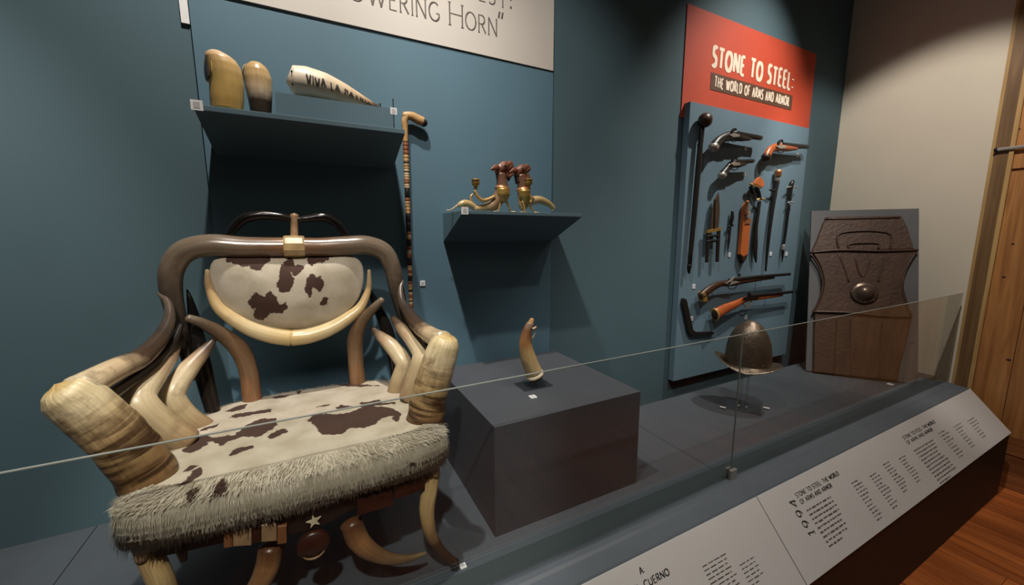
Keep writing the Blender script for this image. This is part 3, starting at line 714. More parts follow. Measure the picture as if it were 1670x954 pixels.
# ------------------------------------------------------------------ griffin candlesticks
M['griffin_head'] = mat('carved_reddish_horn', (132, 84, 66), 0.35, var=0.45, scale=45, bump=0.3, bscale=80)
M['griffin_horn'] = horn_mat('pale_body_horn', [(0, (190, 160, 112)), (0.5, (120, 92, 70)), (1, (104, 72, 56))], 0.3, 0.2, 0.2)
M['griffin_tail'] = horn_mat('pale_tail_horn', [(0, (196, 170, 130)), (0.6, (186, 156, 100)), (1, (206, 186, 140))], 0.3, 0.2, 0.3)
YG = 1.665
def gp(cx, cy, dy=0.0): return P(720+cx/7.952, 250+cy/7.952, YG+dy)
ZT = ZL+0.0006
def ground(v, r=0.0): return Vector((v.x, v.y, ZT+r))
def head(root, ox, oy, sc_, dy):
    sc = sc_*1.25
    g = lambda x, y, d=0.0: gp(ox+x*sc_, oy+y*sc_, dy+d)
    b = MB(); b.tube([g(-85, 75), g(-45, 20), g(10, -20), g(60, -40), g(92, -72)], [0.015*sc, 0.020*sc, 0.019*sc, 0.012*sc, 0.007*sc], n=14, flat=0.85)
    b.tube([g(-30, 25), g(40, 10), g(95, -12), g(108, 10)], [0.016*sc, 0.014*sc, 0.010*sc, 0.005*sc], n=12, flat=0.8)
    b.tube([g(70, -10), g(98, -30), g(112, -60)], [0.010*sc, 0.008*sc, 0.004*sc], n=10, flat=0.8)
    hd_ = b.build('head', M['griffin_head'], root)
    b = MB(); b.tube([g(-45, 75), g(10, 100), g(60, 112), g(100, 92), g(112, 74)], [0.014*sc, 0.011*sc, 0.008*sc, 0.006*sc, 0.003*sc], n=12, flat=0.8); b.build('lower_jaw', M['griffin_head'], hd_)
    b = MB(); b.tube([g(20, 62), g(70, 72), g(108, 52)], [0.007*sc, 0.0055*sc, 0.002*sc], n=8); b.build('tongue', M['copper'], hd_)
    for d in (-0.020, 0.022):
        b = MB(); b.tube([g(-50, 10, d*.6), g(-110, 0, d), g(-170, 30, d*1.2)], [0.009*sc, 0.011*sc, 0.003*sc], n=10, flat=0.45); b.build('ear', M['griffin_head'], hd_)
        MB().ell(g(15, -22, d*0.95), 0.005*sc, 0.004, 0.005*sc, 8).build('eye', M['wood_black'], hd_)
    b = MB(); b.tube([g(35, 118), g(62, 140), g(52, 178)], [0.009*sc, 0.007*sc, 0.002*sc], n=8); b.build('beard', M['wood_dark'], hd_)
    for i in range(4):
        b = MB(); b.tube([g(-70+8*i, 62+30*i, -0.004), g(-108+6*i, 92+32*i)], [0.010*sc, 0.002*sc], n=6, sub=3); b.build('mane_lock', M['wood_black'], root)
def candle_arm(root, pts, cup, dy):
    b = MB(); b.tube([gp(*p, dy) for p in pts], [0.007, 0.008, 0.009, 0.008, 0.006], n=10); ca_ = b.build('candle_arm', M['gold'], root)
    c = gp(*cup, dy); b = MB(); b.lathe(c, (0,0,1), [(-0.016, 0.004), (-0.010, 0.010), (-0.003, 0.006), (0.003, 0.015), (0.012, 0.018), (0.024, 0.017), (0.027, 0.020), (0.030, 0.017), (0.016, 0.011)], n=16); b.build('candle_cup', M['brass'], ca_)
def leg(root, p0, p1, toes, dy):
    a = gp(*p0, dy); c = ground(gp(*p1, dy), 0.0046)
    lg_ = MB().tube([a, a.lerp(c, 0.5)+Vector((0.002, -0.002, 0)), c], [0.007, 0.0052, 0.0045], n=8).build('leg', M['gold'], root)
    b = MB()
    for ang in toes: b.tube([c, c+Vector((math.cos(ang)*0.026, -math.sin(ang)*0.026, -0.0005))], [0.0045, 0.0025], n=6, sub=3)
    b.build('foot', M['gold'], lg_)
g1 = thing('griffin_candlestick', 'griffin candlestick on the left, candle cup raised on its curled back', 'candlestick', ground(gp(700, 750)), 'horn griffin candlesticks')
g0 = lambda x, y, r: Vector((gp(x, y).x, YG, max(gp(x, y).z, ZT+r)))
MB().tube([g0(420, 722, .014), g0(540, 720, .019), g0(655, 680, .026), g0(735, 590, .016), g0(785, 470, .0155), g0(782, 370, .014), g0(765, 260, .012)], [.013, .018, .025, .030, .029, .025, .021], n=18).build('horn_body', M['griffin_horn'], g1)
MB().tube([g0(440, 715, .008), g0(370, 668, .008), g0(300, 650, .008), g0(245, 668, .008), g0(225, 690, .008)], [.012, .0165, .017, .014, .010], n=14).build('horn_tail', M['griffin_tail'], g1)
for i in range(9):
    c = gp(235-20*i, 655+14*i+0.1*i*i); rb_ = 0.0062-0.0003*i; c.z = max(c.z, ZT+rb_); MB().ell(c, rb_, rb_, rb_*0.95, 8).build('tail_bead', M['horn_bone'], g1)
MB().tube([gp(425, 520), gp(380, 560), gp(395, 640), gp(470, 690), gp(560, 690), gp(650, 630), gp(700, 560)], [.003, .005, .006, .0065, .0065, .006, .004], n=8).build('gilt_rim', M['gold'], g1)
candle_arm(g1, [(690, 560), (600, 600), (530, 610), (470, 560), (432, 480)], (443, 425), -0.02)
MB().lathe(gp(785, 452), (0.05, 0, 1), [(-0.006, .028), (-0.003, .036), (0.001, .036), (0.008, .028), (0.014, .024)], n=24).build('collar', M['copper'], g1)
MB().tube([gp(797, 465, -.016), gp(797, 540, -.016), gp(792, 622, -.014)], [.031, .0325, .020], n=20).build('breastplate', M['brass'], g1)
head(g1, 810, 185, 1.0, 0.0)
leg(g1, (755, 620), (738, 742), (2.6, 3.2, 3.7), -0.02); leg(g1, (835, 618), (893, 742), (-0.4, 0.3, 0.9), -0.02)
g2 = thing('griffin_candlestick', 'griffin candlestick on the right, pale horn tail arching to the shelf', 'candlestick', ground(gp(1060, 750)), 'horn griffin candlesticks')
MB().tube([g0(1062, 722, .018), g0(1058, 660, .015), g0(1056, 560, .016), g0(1056, 460, .0155), g0(1045, 380, .014), g0(1025, 280, .012)], [.017, .023, .026, .026, .025, .021], n=18).build('horn_body', M['griffin_horn'], g2)
MB().tube([gp(1090, 660, .01), gp(1170, 620, .02), gp(1270, 605, .03), gp(1380, 650, .035), gp(1450, 710, .035), g0(1478, 745, .004)+Vector((0, .035, 0))], [.018, .021, .0195, .016, .011, .004], n=16).build('horn_tail', M['griffin_tail'], g2)
MB().lathe(gp(1060, 472), (-0.1, 0, 1), [(-0.006, .028), (-0.003, .036), (0.001, .036), (0.008, .028), (0.014, .024)], n=24).build('collar', M['copper'], g2)
MB().tube([gp(1072, 485, -.016), gp(1078, 560, -.016), gp(1085, 640, -.014)], [.030, .028, .018], n=20).build('breastplate', M['brass'], g2)
head(g2, 1040, 220, 0.92, 0.0)
candle_arm(g2, [(1150, 640), (1165, 600), (1140, 550), (1125, 510), (1130, 470)], (1130, 415), -0.03)
leg(g2, (1050, 620), (1080, 745), (2.6, 3.3, -0.2), -0.02); leg(g2, (1112, 640), (1200, 745), (-0.3, 0.4, 0.0), -0.02)

# ------------------------------------------------------------------ pedestal with powder horn
PT = 0.413
pd = MB().box(0.503, 1.168, 1.113, 1.76, 0.0005, PT).build('pedestal', M['ped'], bevel=0.002)
tag(pd, 'dark grey box pedestal beside the horn chair, powder horn on top', 'pedestal')
M['powder'] = horn_mat('powder_horn', [(0, (210, 184, 136)), (0.35, (208, 178, 124)), (0.55, (166, 120, 76)), (0.8, (124, 84, 58)), (1, (150, 128, 108))], 0.4, 0.3, 0.4, blotch_rgb=(90, 52, 28))
bq = PZ(872, 622, PT+0.02); YP = bq.y
phn = thing('powder_horn', 'upright curved powder horn with carved tip on the pedestal', 'powder horn', (bq.x, YP, PT+0.0006))
hz = [P(871, 608, YP), P(862, 585, YP), P(857, 562, YP), P(859, 543, YP), P(865, 527, YP)]
MB().tube(hz, [.036, .033, .027, .021, .0155], n=22, sub=8, up=(0, 1, 0)).build('horn_body', M['powder'], phn)
MB().tube([P(864, 532, YP), P(866, 526, YP), P(868, 520, YP)], [.014, .0125, .009], n=14).build('carved_tip', M['cane_a'], phn)
ax_ = (hz[0]-hz[1]).normalized()
MB().lathe(hz[0]+ax_*0.004, ax_, [(-0.004, .0375), (0.006, .039), (0.010, .039), (0.012, .035)], n=24).build('mouth_ring', M['horn_bone'], phn)
MB().lathe(hz[0]+ax_*0.016, ax_, [(-0.006, .035), (0.012, .030), (0.018, .020)], n=24).build('base_plug', M['wood_dark'], phn)
MB().lathe(P(862.5, 535, YP), (hz[4]-hz[3]), [(-0.003, .017), (0, .019), (0.003, .017)], n=16).build('neck_ring', M['wood_black'], phn)
MB().tube([P(864, 534, YP-.012), P(870, 536, YP-.014), P(875, 533, YP-.012)], [.003, .0045, .0055], n=10).build('peg', M['horn_bone'], phn)
MB().tube([P(874, 536, YP-.012), P(872, 545, YP-.012), P(866, 554, YP-.014)], [.0022, .0022, .0022], n=8).build('cord', M['horn_bone'], phn)
pst = thing('acrylic_stand', 'small clear acrylic stand under the powder horn', 'stand', (bq.x, YP, PT+0.0006))
c = PZ(870, 628, PT)
MB().box(c.x-0.07, c.x+0.07, c.y-0.05, c.y+0.05, PT+0.0006, PT+0.005).build('plate', M['acrylic'], pst, bevel=0.001)
c2 = hz[0]+ax_*0.03
MB().tube([Vector((c2.x+0.004, YP+0.01, PT+0.005)), Vector((c2.x, YP, max(PT+0.012, c2.z-0.004)))], 0.008, n=12).build('post', M['acrylic'], pst)
q = PZ(869, 648, PT); face_label((q.x, q.y, PT+0.0004), 0.026, (0,0,1), (0,1,0), 'white number label lying on the pedestal before the powder horn', 'number labels')
q = PZ(753, 925, 0); face_label((q.x+0.004, q.y, 0.0004), 0.02, (0,0,1), (0,1,0), 'white number label lying on the platform by the chair foot', 'number labels')
q = PZ(1452, 627, 0); face_label((q.x, q.y, 0.0004), 0.03, (0,0,1), (0,1,0), 'white number label lying on the platform below the shield', 'number labels')

# ------------------------------------------------------------------ helmet on acrylic stand
hc = PZ(1211, 664, 0); hc.z = 0
hs_ = thing('acrylic_stand', 'tall clear acrylic stand holding up the steel helmet', 'stand', hc)
hd = Vector((hc.x, hc.y, 0)).normalized(); hr = Vector((hd.y, -hd.x, 0))      # away from / across the line of sight
MB().obox(hc+Vector((0,0,0.0055)), hr, hd, (0,0,1), 0.095, 0.085, 0.005).build('plate', M['acrylic'], hs_, bevel=0.0015)
hm_c = hc.copy(); sc_ = (1212-1213)
MB().obox(hc-hr*0.016+Vector((0,0,0.165)), hr, hd, (0,0,1), 0.007, 0.012, 0.155).build('post', M['acrylic'], hs_, bevel=0.0015)
MB().obox(hc+hr*0.016+Vector((0,0,0.165)), hr, hd, (0,0,1), 0.007, 0.012, 0.155).build('post', M['acrylic'], hs_, bevel=0.0015)
for s_ in (-1, 1):
    MB().ell(hc+hr*(0.02*s_)-hd*0.02+Vector((0,0,0.014)), 0.008, 0.008, 0.006, 10).build('screw', M['chrome'], hs_)
dist = Vector((hc.x, hc.y, 0)).length
def hp(px, py):
    """point above the stand, in the plane facing the viewer"""
    return PPL(px, py, hc, hd)
zt_ = hp(1216, 521).z; zb_ = hp(1212, 592).z
hl = thing('steel_helmet', 'brown steel helmet with curved brim raised on an acrylic stand', 'helmet', (hc.x, hc.y, zb_-0.03))
cx_ = hp(1217, 560); R_ = ((hp(1259, 575)-hp(1182, 575)).length)/2
cenh = Vector((hp(1219, 590).x, hp(1219, 590).y, zb_)); Hh = zt_-zb_
n = 48; vs = []; uv = []; prof = [(0, 1.0), (.12, 1.01), (.3, .99), (.5, .92), (.68, .79), (.82, .61), (.92, .40), (.98, .19), (1.0, .0)]
for i, (h_, r_) in enumerate(prof):
    for k in range(n):
        a = 2*math.pi*k/n
        vs.append(cenh+hr*(math.cos(a)*R_*r_)+hd*(math.sin(a)*R_*0.86*r_)+Vector((0,0,h_*Hh))); uv.append((h_, k/n))
MB().add(vs, [(i*n+k, i*n+(k+1) % n, (i+1)*n+(k+1) % n, (i+1)*n+k) for i in range(len(prof)-1) for k in range(n)], uv, True).build('dome', M['helmet'], hl)
vs = []
RB = (hp(1280, 585)-hp(1168, 585)).length/2
for j in range(5):
    t = j/4
    for lay in (0, 1):
        for k in range(n):
            a = 2*math.pi*k/n; ca = math.cos(a); sa = math.sin(a)
            rx = R_+(RB-R_)*t; ry = R_*0.86+0.035*t
            up = 0.035*(abs(ca)**2.5)*t*(1.25 if ca < 0 else 0.4) - 0.03*(1-abs(ca))*t
            vs.append(cenh+hr*(ca*rx)+hd*(sa*ry)+Vector((0,0,up+0.004-0.003*lay)))
fs = []
for j in range(4):
    for k in range(n):
        a0 = (j*2)*n+k; a1 = (j*2)*n+(k+1) % n; b0 = (j*2+2)*n+k; b1 = (j*2+2)*n+(k+1) % n
        fs += [(a0, b0, b1, a1), (a0+n, a1+n, b1+n, b0+n)]
for k in range(n): fs.append((8*n+k, 9*n+k, 9*n+(k+1) % n, 8*n+(k+1) % n))
brim_ = MB().add(vs, fs, None, True).build('brim', M['helmet'], hl)
for k in range(14):
    a = 2*math.pi*k/14; MB().ell(cenh+hr*(math.cos(a)*R_*1.01)+hd*(math.sin(a)*R_*0.865)+Vector((0,0,0.022)), .0035, .0035, .0035, 6).build('rivet', M['helmet'], brim_)
for px_, py_ in ((1179, 664), (1250, 665)):
    q = PZ(px_, py_, 0.012); MB().obox(q, hr, hd, (0,0,1), .016, .006, .0012).build('corner_mark', M['label_white'], hs_)  # small pale bar near a corner of the plate

# ------------------------------------------------------------------ shield on a leaning board
Lb = PZ(1314, 606, 0); Rb = PZ(1497, 628, 0); wdir = (Rb-Lb).normalized(); back = Vector((-wdir.y, wdir.x, 0))
if back.x < 0: back = -back
leanv = (Vector((0,0,1.24))+back*0.352).normalized(); snrm = wdir.cross(leanv).normalized()
if snrm.y > 0: snrm = -snrm
SW = (Rb-Lb).length; SH = 1.288
Lb = Lb+Vector((0,0,0.009))
sroot = thing('backing_board', 'grey board leaning in the corner behind the leather shield', 'board', (Lb+Rb)/2+Vector((0,0,0.001)))
MB().slab([Lb, Lb+wdir*SW, Lb+wdir*SW+leanv*SH, Lb+leanv*SH], -snrm, 0.02).build('panel', M['board_grey'], sroot)
def sp_(cx, cy, off=0.0):
    return PPL(1290+cx/3.079, 330+cy/3.079, Lb+snrm*off, snrm)
sh = thing('leather_shield', 'brown leather shield with round boss on the leaning board', 'shield', sp_(330, 880)+Vector((0, 0, 0)))
def sm(poly, n_=5):
    """smooth an open polyline"""
    C_, _ = spline([Vector((x, y, 0)) for x, y in poly], [0]*len(poly), n_); return [(c.x, c.y) for c in C_]
upper = [(175, 78), (545, 72), (575, 130), (608, 238), (100, 248), (130, 180), (155, 110)]
mid = sm([(100, 252), (145, 330), (160, 420), (140, 490), (112, 548)])+sm([(600, 574), (575, 500), (556, 420), (580, 330), (628, 246)])
low = [(114, 552), (600, 577), (575, 690), (545, 800), (528, 893), (330, 876), (108, 850), (110, 700)]
MB().slab([sp_(*p) for p in upper], snrm, 0.030, 0.006).build('top_section', M['leather'], sh)
MB().slab([sp_(*p) for p in mid], snrm, 0.036, 0.006).build('waist_section', M['leather'], sh)
MB().slab([sp_(*p) for p in low], snrm, 0.030, 0.006).build('bottom_section', M['leather'], sh)
MB().tube([sp_(93, 252, .036), sp_(250, 240, .042), sp_(450, 244, .042), sp_(636, 240, .036)], 0.010, n=10).build('ridge', M['leather2'], sh)
MB().tube([sp_(108, 548, .036), sp_(300, 554, .04), sp_(450, 568, .04), sp_(604, 574, .036)], 0.009, n=10).build('ridge', M['leather2'], sh)
MB().tube([sp_(170, 84, .03), sp_(545, 76, .03)], 0.008, n=8).build('ridge', M['leather2'], sh)
for pts in ([(240, 240), (250, 155), (484, 152), (500, 238)], [(290, 232), (300, 208), (432, 206), (440, 232)], [(240, 262), (268, 330), (290, 400)], [(474, 262), (455, 330), (438, 400)], [(318, 268), (345, 360), (372, 360), (402, 268)], [(98, 256), (146, 332), (160, 420), (140, 490), (114, 545)], [(626, 250), (580, 330), (558, 420), (574, 500), (598, 570)]):
    MB().tube([sp_(x_, y_, .034) for x_, y_ in pts], 0.0065, n=8, sub=5).build('raised_line', M['leather2'], sh)
for pts in ([(230, 575), (222, 720), (215, 870)], [(300, 575), (298, 720), (300, 882)], [(458, 585), (450, 720), (440, 895)]):
    MB().tube([sp_(x_, y_, .029) for x_, y_ in pts], 0.004, n=6).build('fold', M['leather2'], sh)
bc = sp_(366, 455, .036); br = (sp_(436, 455)-sp_(296, 455)).length/2
_b = MB().lathe(bc, snrm, [(0, br), (0.010, br*1.0), (0.018, br*.86), (0.016, br*.72), (0.034, br*.62), (0.052, br*.42), (0.060, br*.2), (0.0605, 0.002)], n=32); boss_ = _b.build('boss', M['boss'], sh)
for k in range(8):
    a = 2*math.pi*k/8; MB().ell(bc+wdir*(math.cos(a)*br*0.9)+leanv*(math.sin(a)*br*0.9)+snrm*0.014, .006, .006, .006, 8).build('rivet', M['boss'], boss_)

# ------------------------------------------------------------------ chrome rail on the pine wall
rl = thing('wall_rail', 'thin chrome rod fixed level across the pine wall', 'rail', (XC-0.05, 0.0, 1.60))
MB().tube([(XC-0.03, 0.915, 1.612), (XC-0.03, -1.6, 1.612)], 0.011, n=14, sub=2).build('rod', M['chrome'], rl)
MB().lathe((XC-0.03, 0.915, 1.612), (0, 1, 0), [(-0.004, .012), (0, .014), (0.008, .014), (0.012, .008)], n=16).build('end_cap', M['dark_steel'], rl)
MB().tube([(XC-0.03, 0.89, 1.612), (XC-0.0125, 0.89, 1.612)], 0.008, n=10).build('bracket', M['dark_steel'], rl)
MB().tube([(XC-0.03, -1.5, 1.612), (XC-0.003, -1.5, 1.612)], 0.008, n=10).build('bracket', M['dark_steel'], rl)

# ------------------------------------------------------------------ horn armchair
X0 = -0.052
ch = thing('horn_armchair', 'armchair built of curved cattle horns with spotted cowhide seat and back', 'armchair', (X0, 1.3, 0.0))
CREAM = (206, 184, 140); DARK = (46, 38, 32); BROWN = (116, 84, 58); MIDB = (84, 66, 52)
M['h_crest'] = horn_mat('crest_horn', [(0, (138, 98, 70)), (0.12, (118, 92, 72)), (0.3, (120, 106, 90)), (0.5, (118, 104, 88)), (0.66, (74, 64, 55)), (0.85, (32, 28, 25)), (1, (18, 16, 15))], 0.22, 0.22, 0.3, blotch_rgb=(52, 40, 32))
M['h_arm'] = horn_mat('arm_base_horn', [(0, (104, 76, 48)), (0.2, (146, 114, 76)), (0.36, (190, 164, 118)), (0.55, (222, 206, 166)), (0.85, (224, 206, 158)), (1, (212, 182, 120))], 0.36, 0.7, 0.4, bump=0.5, blotch_rgb=(96, 68, 38), bscale=17, ridges=1.0)
M['h_rest'] = horn_mat('arm_rest_horn', [(0, (216, 200, 164)), (0.26, (206, 182, 146)), (0.40, (70, 54, 42)), (0.6, (50, 42, 36)), (1, (96, 86, 76))], 0.24, 0.4, 0.3, blotch_rgb=(70, 48, 30), bscale=26)
M['h_slim'] = horn_mat('slim_dark_horn', [(0, (70, 58, 46)), (0.5, (40, 34, 30)), (1, (30, 27, 25))], 0.22, 0.2, 0.3, blotch_rgb=(24, 20, 18))
M['h_side'] = horn_mat('side_horn', [(0, (156, 124, 92)), (0.2, (200, 180, 140)), (0.55, (220, 204, 168)), (0.74, (186, 160, 128)), (0.88, (84, 70, 58)), (1, (36, 32, 28))], 0.3, 0.35, 0.3, blotch_rgb=(96, 72, 50))
M['h_stay'] = horn_mat('back_stay_horn', [(0, (158, 112, 78)), (0.28, (150, 112, 80)), (0.34, (146, 116, 86)), (0.5, (132, 102, 74)), (0.8, (92, 78, 62)), (1, (124, 112, 94))], 0.28, 0.3, 0.45, blotch_rgb=(64, 42, 28))
M['h_rim'] = horn_mat('back_rim_horn', [(0, (218, 190, 134)), (0.3, (224, 206, 162)), (0.6, (208, 182, 132)), (0.85, (172, 144, 104)), (1, (196, 176, 140))], 0.25, 0.22, 0.3, blotch_rgb=(130, 90, 48))
M['h_black'] = horn_mat('black_horn', [(0, (40, 34, 30)), (0.5, (24, 22, 20)), (1, (16, 15, 14))], 0.16, 0.1, 0.15, blotch_rgb=(12, 10, 10))
M['h_leg'] = horn_mat('leg_horn', [(0, (196, 162, 114)), (0.25, (222, 190, 136)), (0.5, (196, 158, 108)), (0.68, (70, 50, 36)), (1, (36, 30, 26))], 0.3, 0.3, 0.5, blotch_rgb=(90, 60, 36))
M['h_curl'] = horn_mat('curled_leg_horn', [(0, (96, 60, 38)), (0.2, (170, 122, 80)), (0.5, (130, 98, 68)), (0.8, (112, 92, 64)), (1, (140, 122, 92))], 0.3, 0.35, 0.4, blotch_rgb=(70, 46, 30))
M['apron_wood'] = mat('dark_red_apron_wood', (70, 36, 26), 0.35, var=0.5, scale=12, stretch=(1, 1, 4))
M['veneer'] = mat('orange_horn_veneer', (150, 98, 62), 0.35, var=0.35, scale=25)
M['veneer2'] = mat('pale_horn_veneer', (176, 142, 106), 0.35, var=0.4, scale=30)
M['star'] = mat('bone_star', (226, 210, 176), 0.5, var=0.05)
M['brace'] = mat('dark_wood_frame', (42, 28, 22), 0.5, var=0.3)

def hide_mat(name, attr):
    mt, nt, b = base_mat(name); N = nt.nodes; Lk = nt.links
    at = N.new('ShaderNodeAttribute'); at.attribute_name = attr
    tc = N.new('ShaderNodeTexCoord')
    nz = N.new('ShaderNodeTexNoise'); nz.inputs['Scale'].default_value = 70; nz.inputs['Detail'].default_value = 4
    Lk.new(tc.outputs['Object'], nz.inputs['Vector'])
    ma = N.new('ShaderNodeMath'); ma.operation = 'MULTIPLY_ADD'; ma.inputs[1].default_value = 0.022; ma.inputs[2].default_value = -0.011
    Lk.new(nz.outputs['Fac'], ma.inputs[0])
    ad = N.new('ShaderNodeMath'); ad.operation = 'ADD'; Lk.new(at.outputs['Fac'], ad.inputs[0]); Lk.new(ma.outputs[0], ad.inputs[1])
    mr = N.new('ShaderNodeMapRange'); mr.inputs[1].default_value = -0.0012; mr.inputs[2].default_value = 0.0012; Lk.new(ad.outputs[0], mr.inputs[0])
    n2 = N.new('ShaderNodeTexNoise'); n2.inputs['Scale'].default_value = 14; n2.inputs['Detail'].default_value = 5; Lk.new(tc.outputs['Object'], n2.inputs['Vector'])
    r1 = N.new('ShaderNodeValToRGB'); r1.color_ramp.elements[0].color = (*lin((168, 157, 136)), 1); r1.color_ramp.elements[1].color = (*lin((194, 184, 166)), 1)
    r1.color_ramp.elements[0].position = .3; r1.color_ramp.elements[1].position = .65
    r2 = N.new('ShaderNodeValToRGB'); r2.color_ramp.elements[0].color = (*lin((46, 31, 25)), 1); r2.color_ramp.elements[1].color = (*lin((82, 56, 45)), 1)
    Lk.new(n2.outputs['Fac'], r1.inputs[0]); Lk.new(n2.outputs['Fac'], r2.inputs[0])
    mx = N.new('ShaderNodeMix'); mx.data_type = 'RGBA'; Lk.new(mr.outputs[0], mx.inputs['Factor']); Lk.new(r1.outputs[0], mx.inputs['A']); Lk.new(r2.outputs[0], mx.inputs['B'])
    Lk.new(mx.outputs['Result'], b.inputs['Base Color']); b.inputs['Roughness'].default_value = 0.75; b.inputs['Specular IOR Level'].default_value = 0.25
    b.inputs['Sheen Weight'].default_value = 0.15
    mp = N.new('ShaderNodeMapping'); mp.inputs['Scale'].default_value = (260, 60, 60); Lk.new(tc.outputs['Object'], mp.inputs[0])
    n3 = N.new('ShaderNodeTexNoise'); n3.inputs['Scale'].default_value = 1; n3.inputs['Detail'].default_value = 3; Lk.new(mp.outputs[0], n3.inputs['Vector'])
    bp = N.new('ShaderNodeBump'); bp.inputs['Strength'].default_value = 0.25; bp.inputs['Distance'].default_value = 0.004
    Lk.new(n3.outputs['Fac'], bp.inputs['Height']); Lk.new(bp.outputs[0], b.inputs['Normal'])
    return mt
M['hide'] = hide_mat('spotted_cowhide', 'spot')
def set_attr(o, arr):
    a = o.data.attributes.new('spot', 'FLOAT', 'POINT'); a.data.foreach_set('value', np.asarray(arr, dtype=np.float32))

# -- seat
ZS = 0.487
outline = [(-.425,1.085),(-.395,1.045),(-.30,1.026),(X0,1.018),(.20,1.026),(.292,1.045),(.322,1.085),(.318,1.20),(.29,1.40),(.245,1.55),(.12,1.592),(X0,1.60),(-.22,1.592),(-.345,1.55),(-.392,1.40),(-.42,1.20)]
oc = [Vector((a, b, 0)) for a, b in outline]
Cc, _ = spline(oc[-2:]+oc+oc[:3], [0]*(len(oc)+5), 14)
ring = Cc[2*14:2*14+len(oc)*14]; n = len(ring); cen = Vector((X0, 1.31, 0))
vs = []; rows = []
NR = 46
for i in range(1, NR+1):
    s_ = i/NR
    zz = ZS + 0.004*math.cos(s_*math.pi/2) - 0.020*max(0, (s_-0.86)/0.14)**2
    rows.append((s_*0.985, zz))
rows += [(0.999, 0.460), (1.008, 0.447), (1.013, 0.430), (1.013, 0.412), (1.008, 0.395), (0.998, 0.382), (0.975, 0.374), (0.93, 0.372)]
for ri, (s_, zz) in enumerate(rows):
    for k in range(n):
        p = cen+(ring[k]-cen)*s_
        d = 0.0025*mnoise.noise(Vector((p.x*9, p.y*9, zz*9))) + (0.006*mnoise.noise(Vector((p.x*16, p.y*16, 2.0))) if ri > NR+3 else 0)
        front = max(0.0, 1-(p.y-1.0)/0.5)
        vs.append((p.x, p.y, zz+d))
fs = [(i*n+k, i*n+(k+1) % n, (i+1)*n+(k+1) % n, (i+1)*n+k) for i in range(len(rows)-1) for k in range(n)]
fs.append(tuple(reversed(range(n)))) ; fs.append(tuple(range((len(rows)-1)*n, len(rows)*n)))
fs = [tuple(reversed(f)) for f in fs]
seat_mb = MB(); seat_mb.add(vs, fs, None, True)
seat = seat_mb.build('seat', M['hide'], ch)
c3 = lambda L: [(180+x/3.407, 620+y/3.407) for x, y in L]
c4 = lambda L: [(440+x/3.817, 610+y/3.817) for x, y in L]
TOPS = [c3([(390,400),(430,370),(470,340),(520,305),(560,320),(540,360),(500,390),(450,415)]), c3([(530,335),(610,320),(690,315),(760,260),(830,225),(920,220),(930,260),(870,300),(810,330),(740,320),(680,345),(620,375),(590,360)]),
 c3([(865,330),(900,300),(960,275),(1000,290),(940,315),(890,340)]), c3([(655,425),(700,390),(790,372),(800,385),(740,405),(680,428)]), c3([(380,590),(430,550),(470,500),(520,490),(500,540),(460,570)]),
 c3([(400,520),(440,485),(490,480),(450,515)]), c3([(415,635),(440,600),(490,585),(490,600),(460,625)]), c3([(560,625),(580,575),(640,540),(670,525),(640,590),(620,640),(580,670)]),
 c3([(755,580),(800,555),(840,565),(830,600),(800,615),(770,600)]), c3([(655,215),(700,190),(800,180),(900,165),(890,185),(800,200),(700,215)]), c3([(630,180),(700,150),(760,138),(740,165),(680,180)]), c3([(450,300),(540,265),(600,250),(590,265),(520,285)]),
 c4([(235,300),(270,260),(330,255),(420,260),(520,240),(560,220),(640,205),(760,215),(820,250),(800,310),(765,290),(770,265),(700,280),(660,320),(580,345),(500,345),(440,385),(320,388),(300,350),(265,320)]),
 c4([(560,185),(620,180),(680,165),(700,185),(800,175),(780,190),(700,200),(570,215)]), c4([(410,218),(440,203),(520,208),(500,224),(430,228)]), c4([(290,215),(350,200),(390,200),(340,212)]), c4([(410,65),(480,52),(560,70),(700,78),(560,86),(440,78)]), c4([(10,152),(60,138),(140,136),(100,152),(30,160)]), c4([(160,115),(190,103),(200,125),(175,132)])]
TOPP = [[tuple(PZ(x, y, ZS-0.002)[:2]) for x, y in q] for q in TOPS]
FRONTP = [[(P(x, y, 1.022).x, P(x, y, 1.022).z) for x, y in q] for q in (c3([(510,802),(560,772),(620,764),(590,792)]), c4([(830,560),(860,540),(910,558),(912,585),(860,585)]))]
def seat_field(v):
    v = np.asarray(v); ft = poly_field(v[:, :2], TOPP); ff = poly_field(v[:, [0, 2]], FRONTP)
    return np.where((v[:, 2] < 0.462), np.where(v[:, 1] < 1.1, ff, -1.0), ft)
set_attr(seat, seat_field(vs))
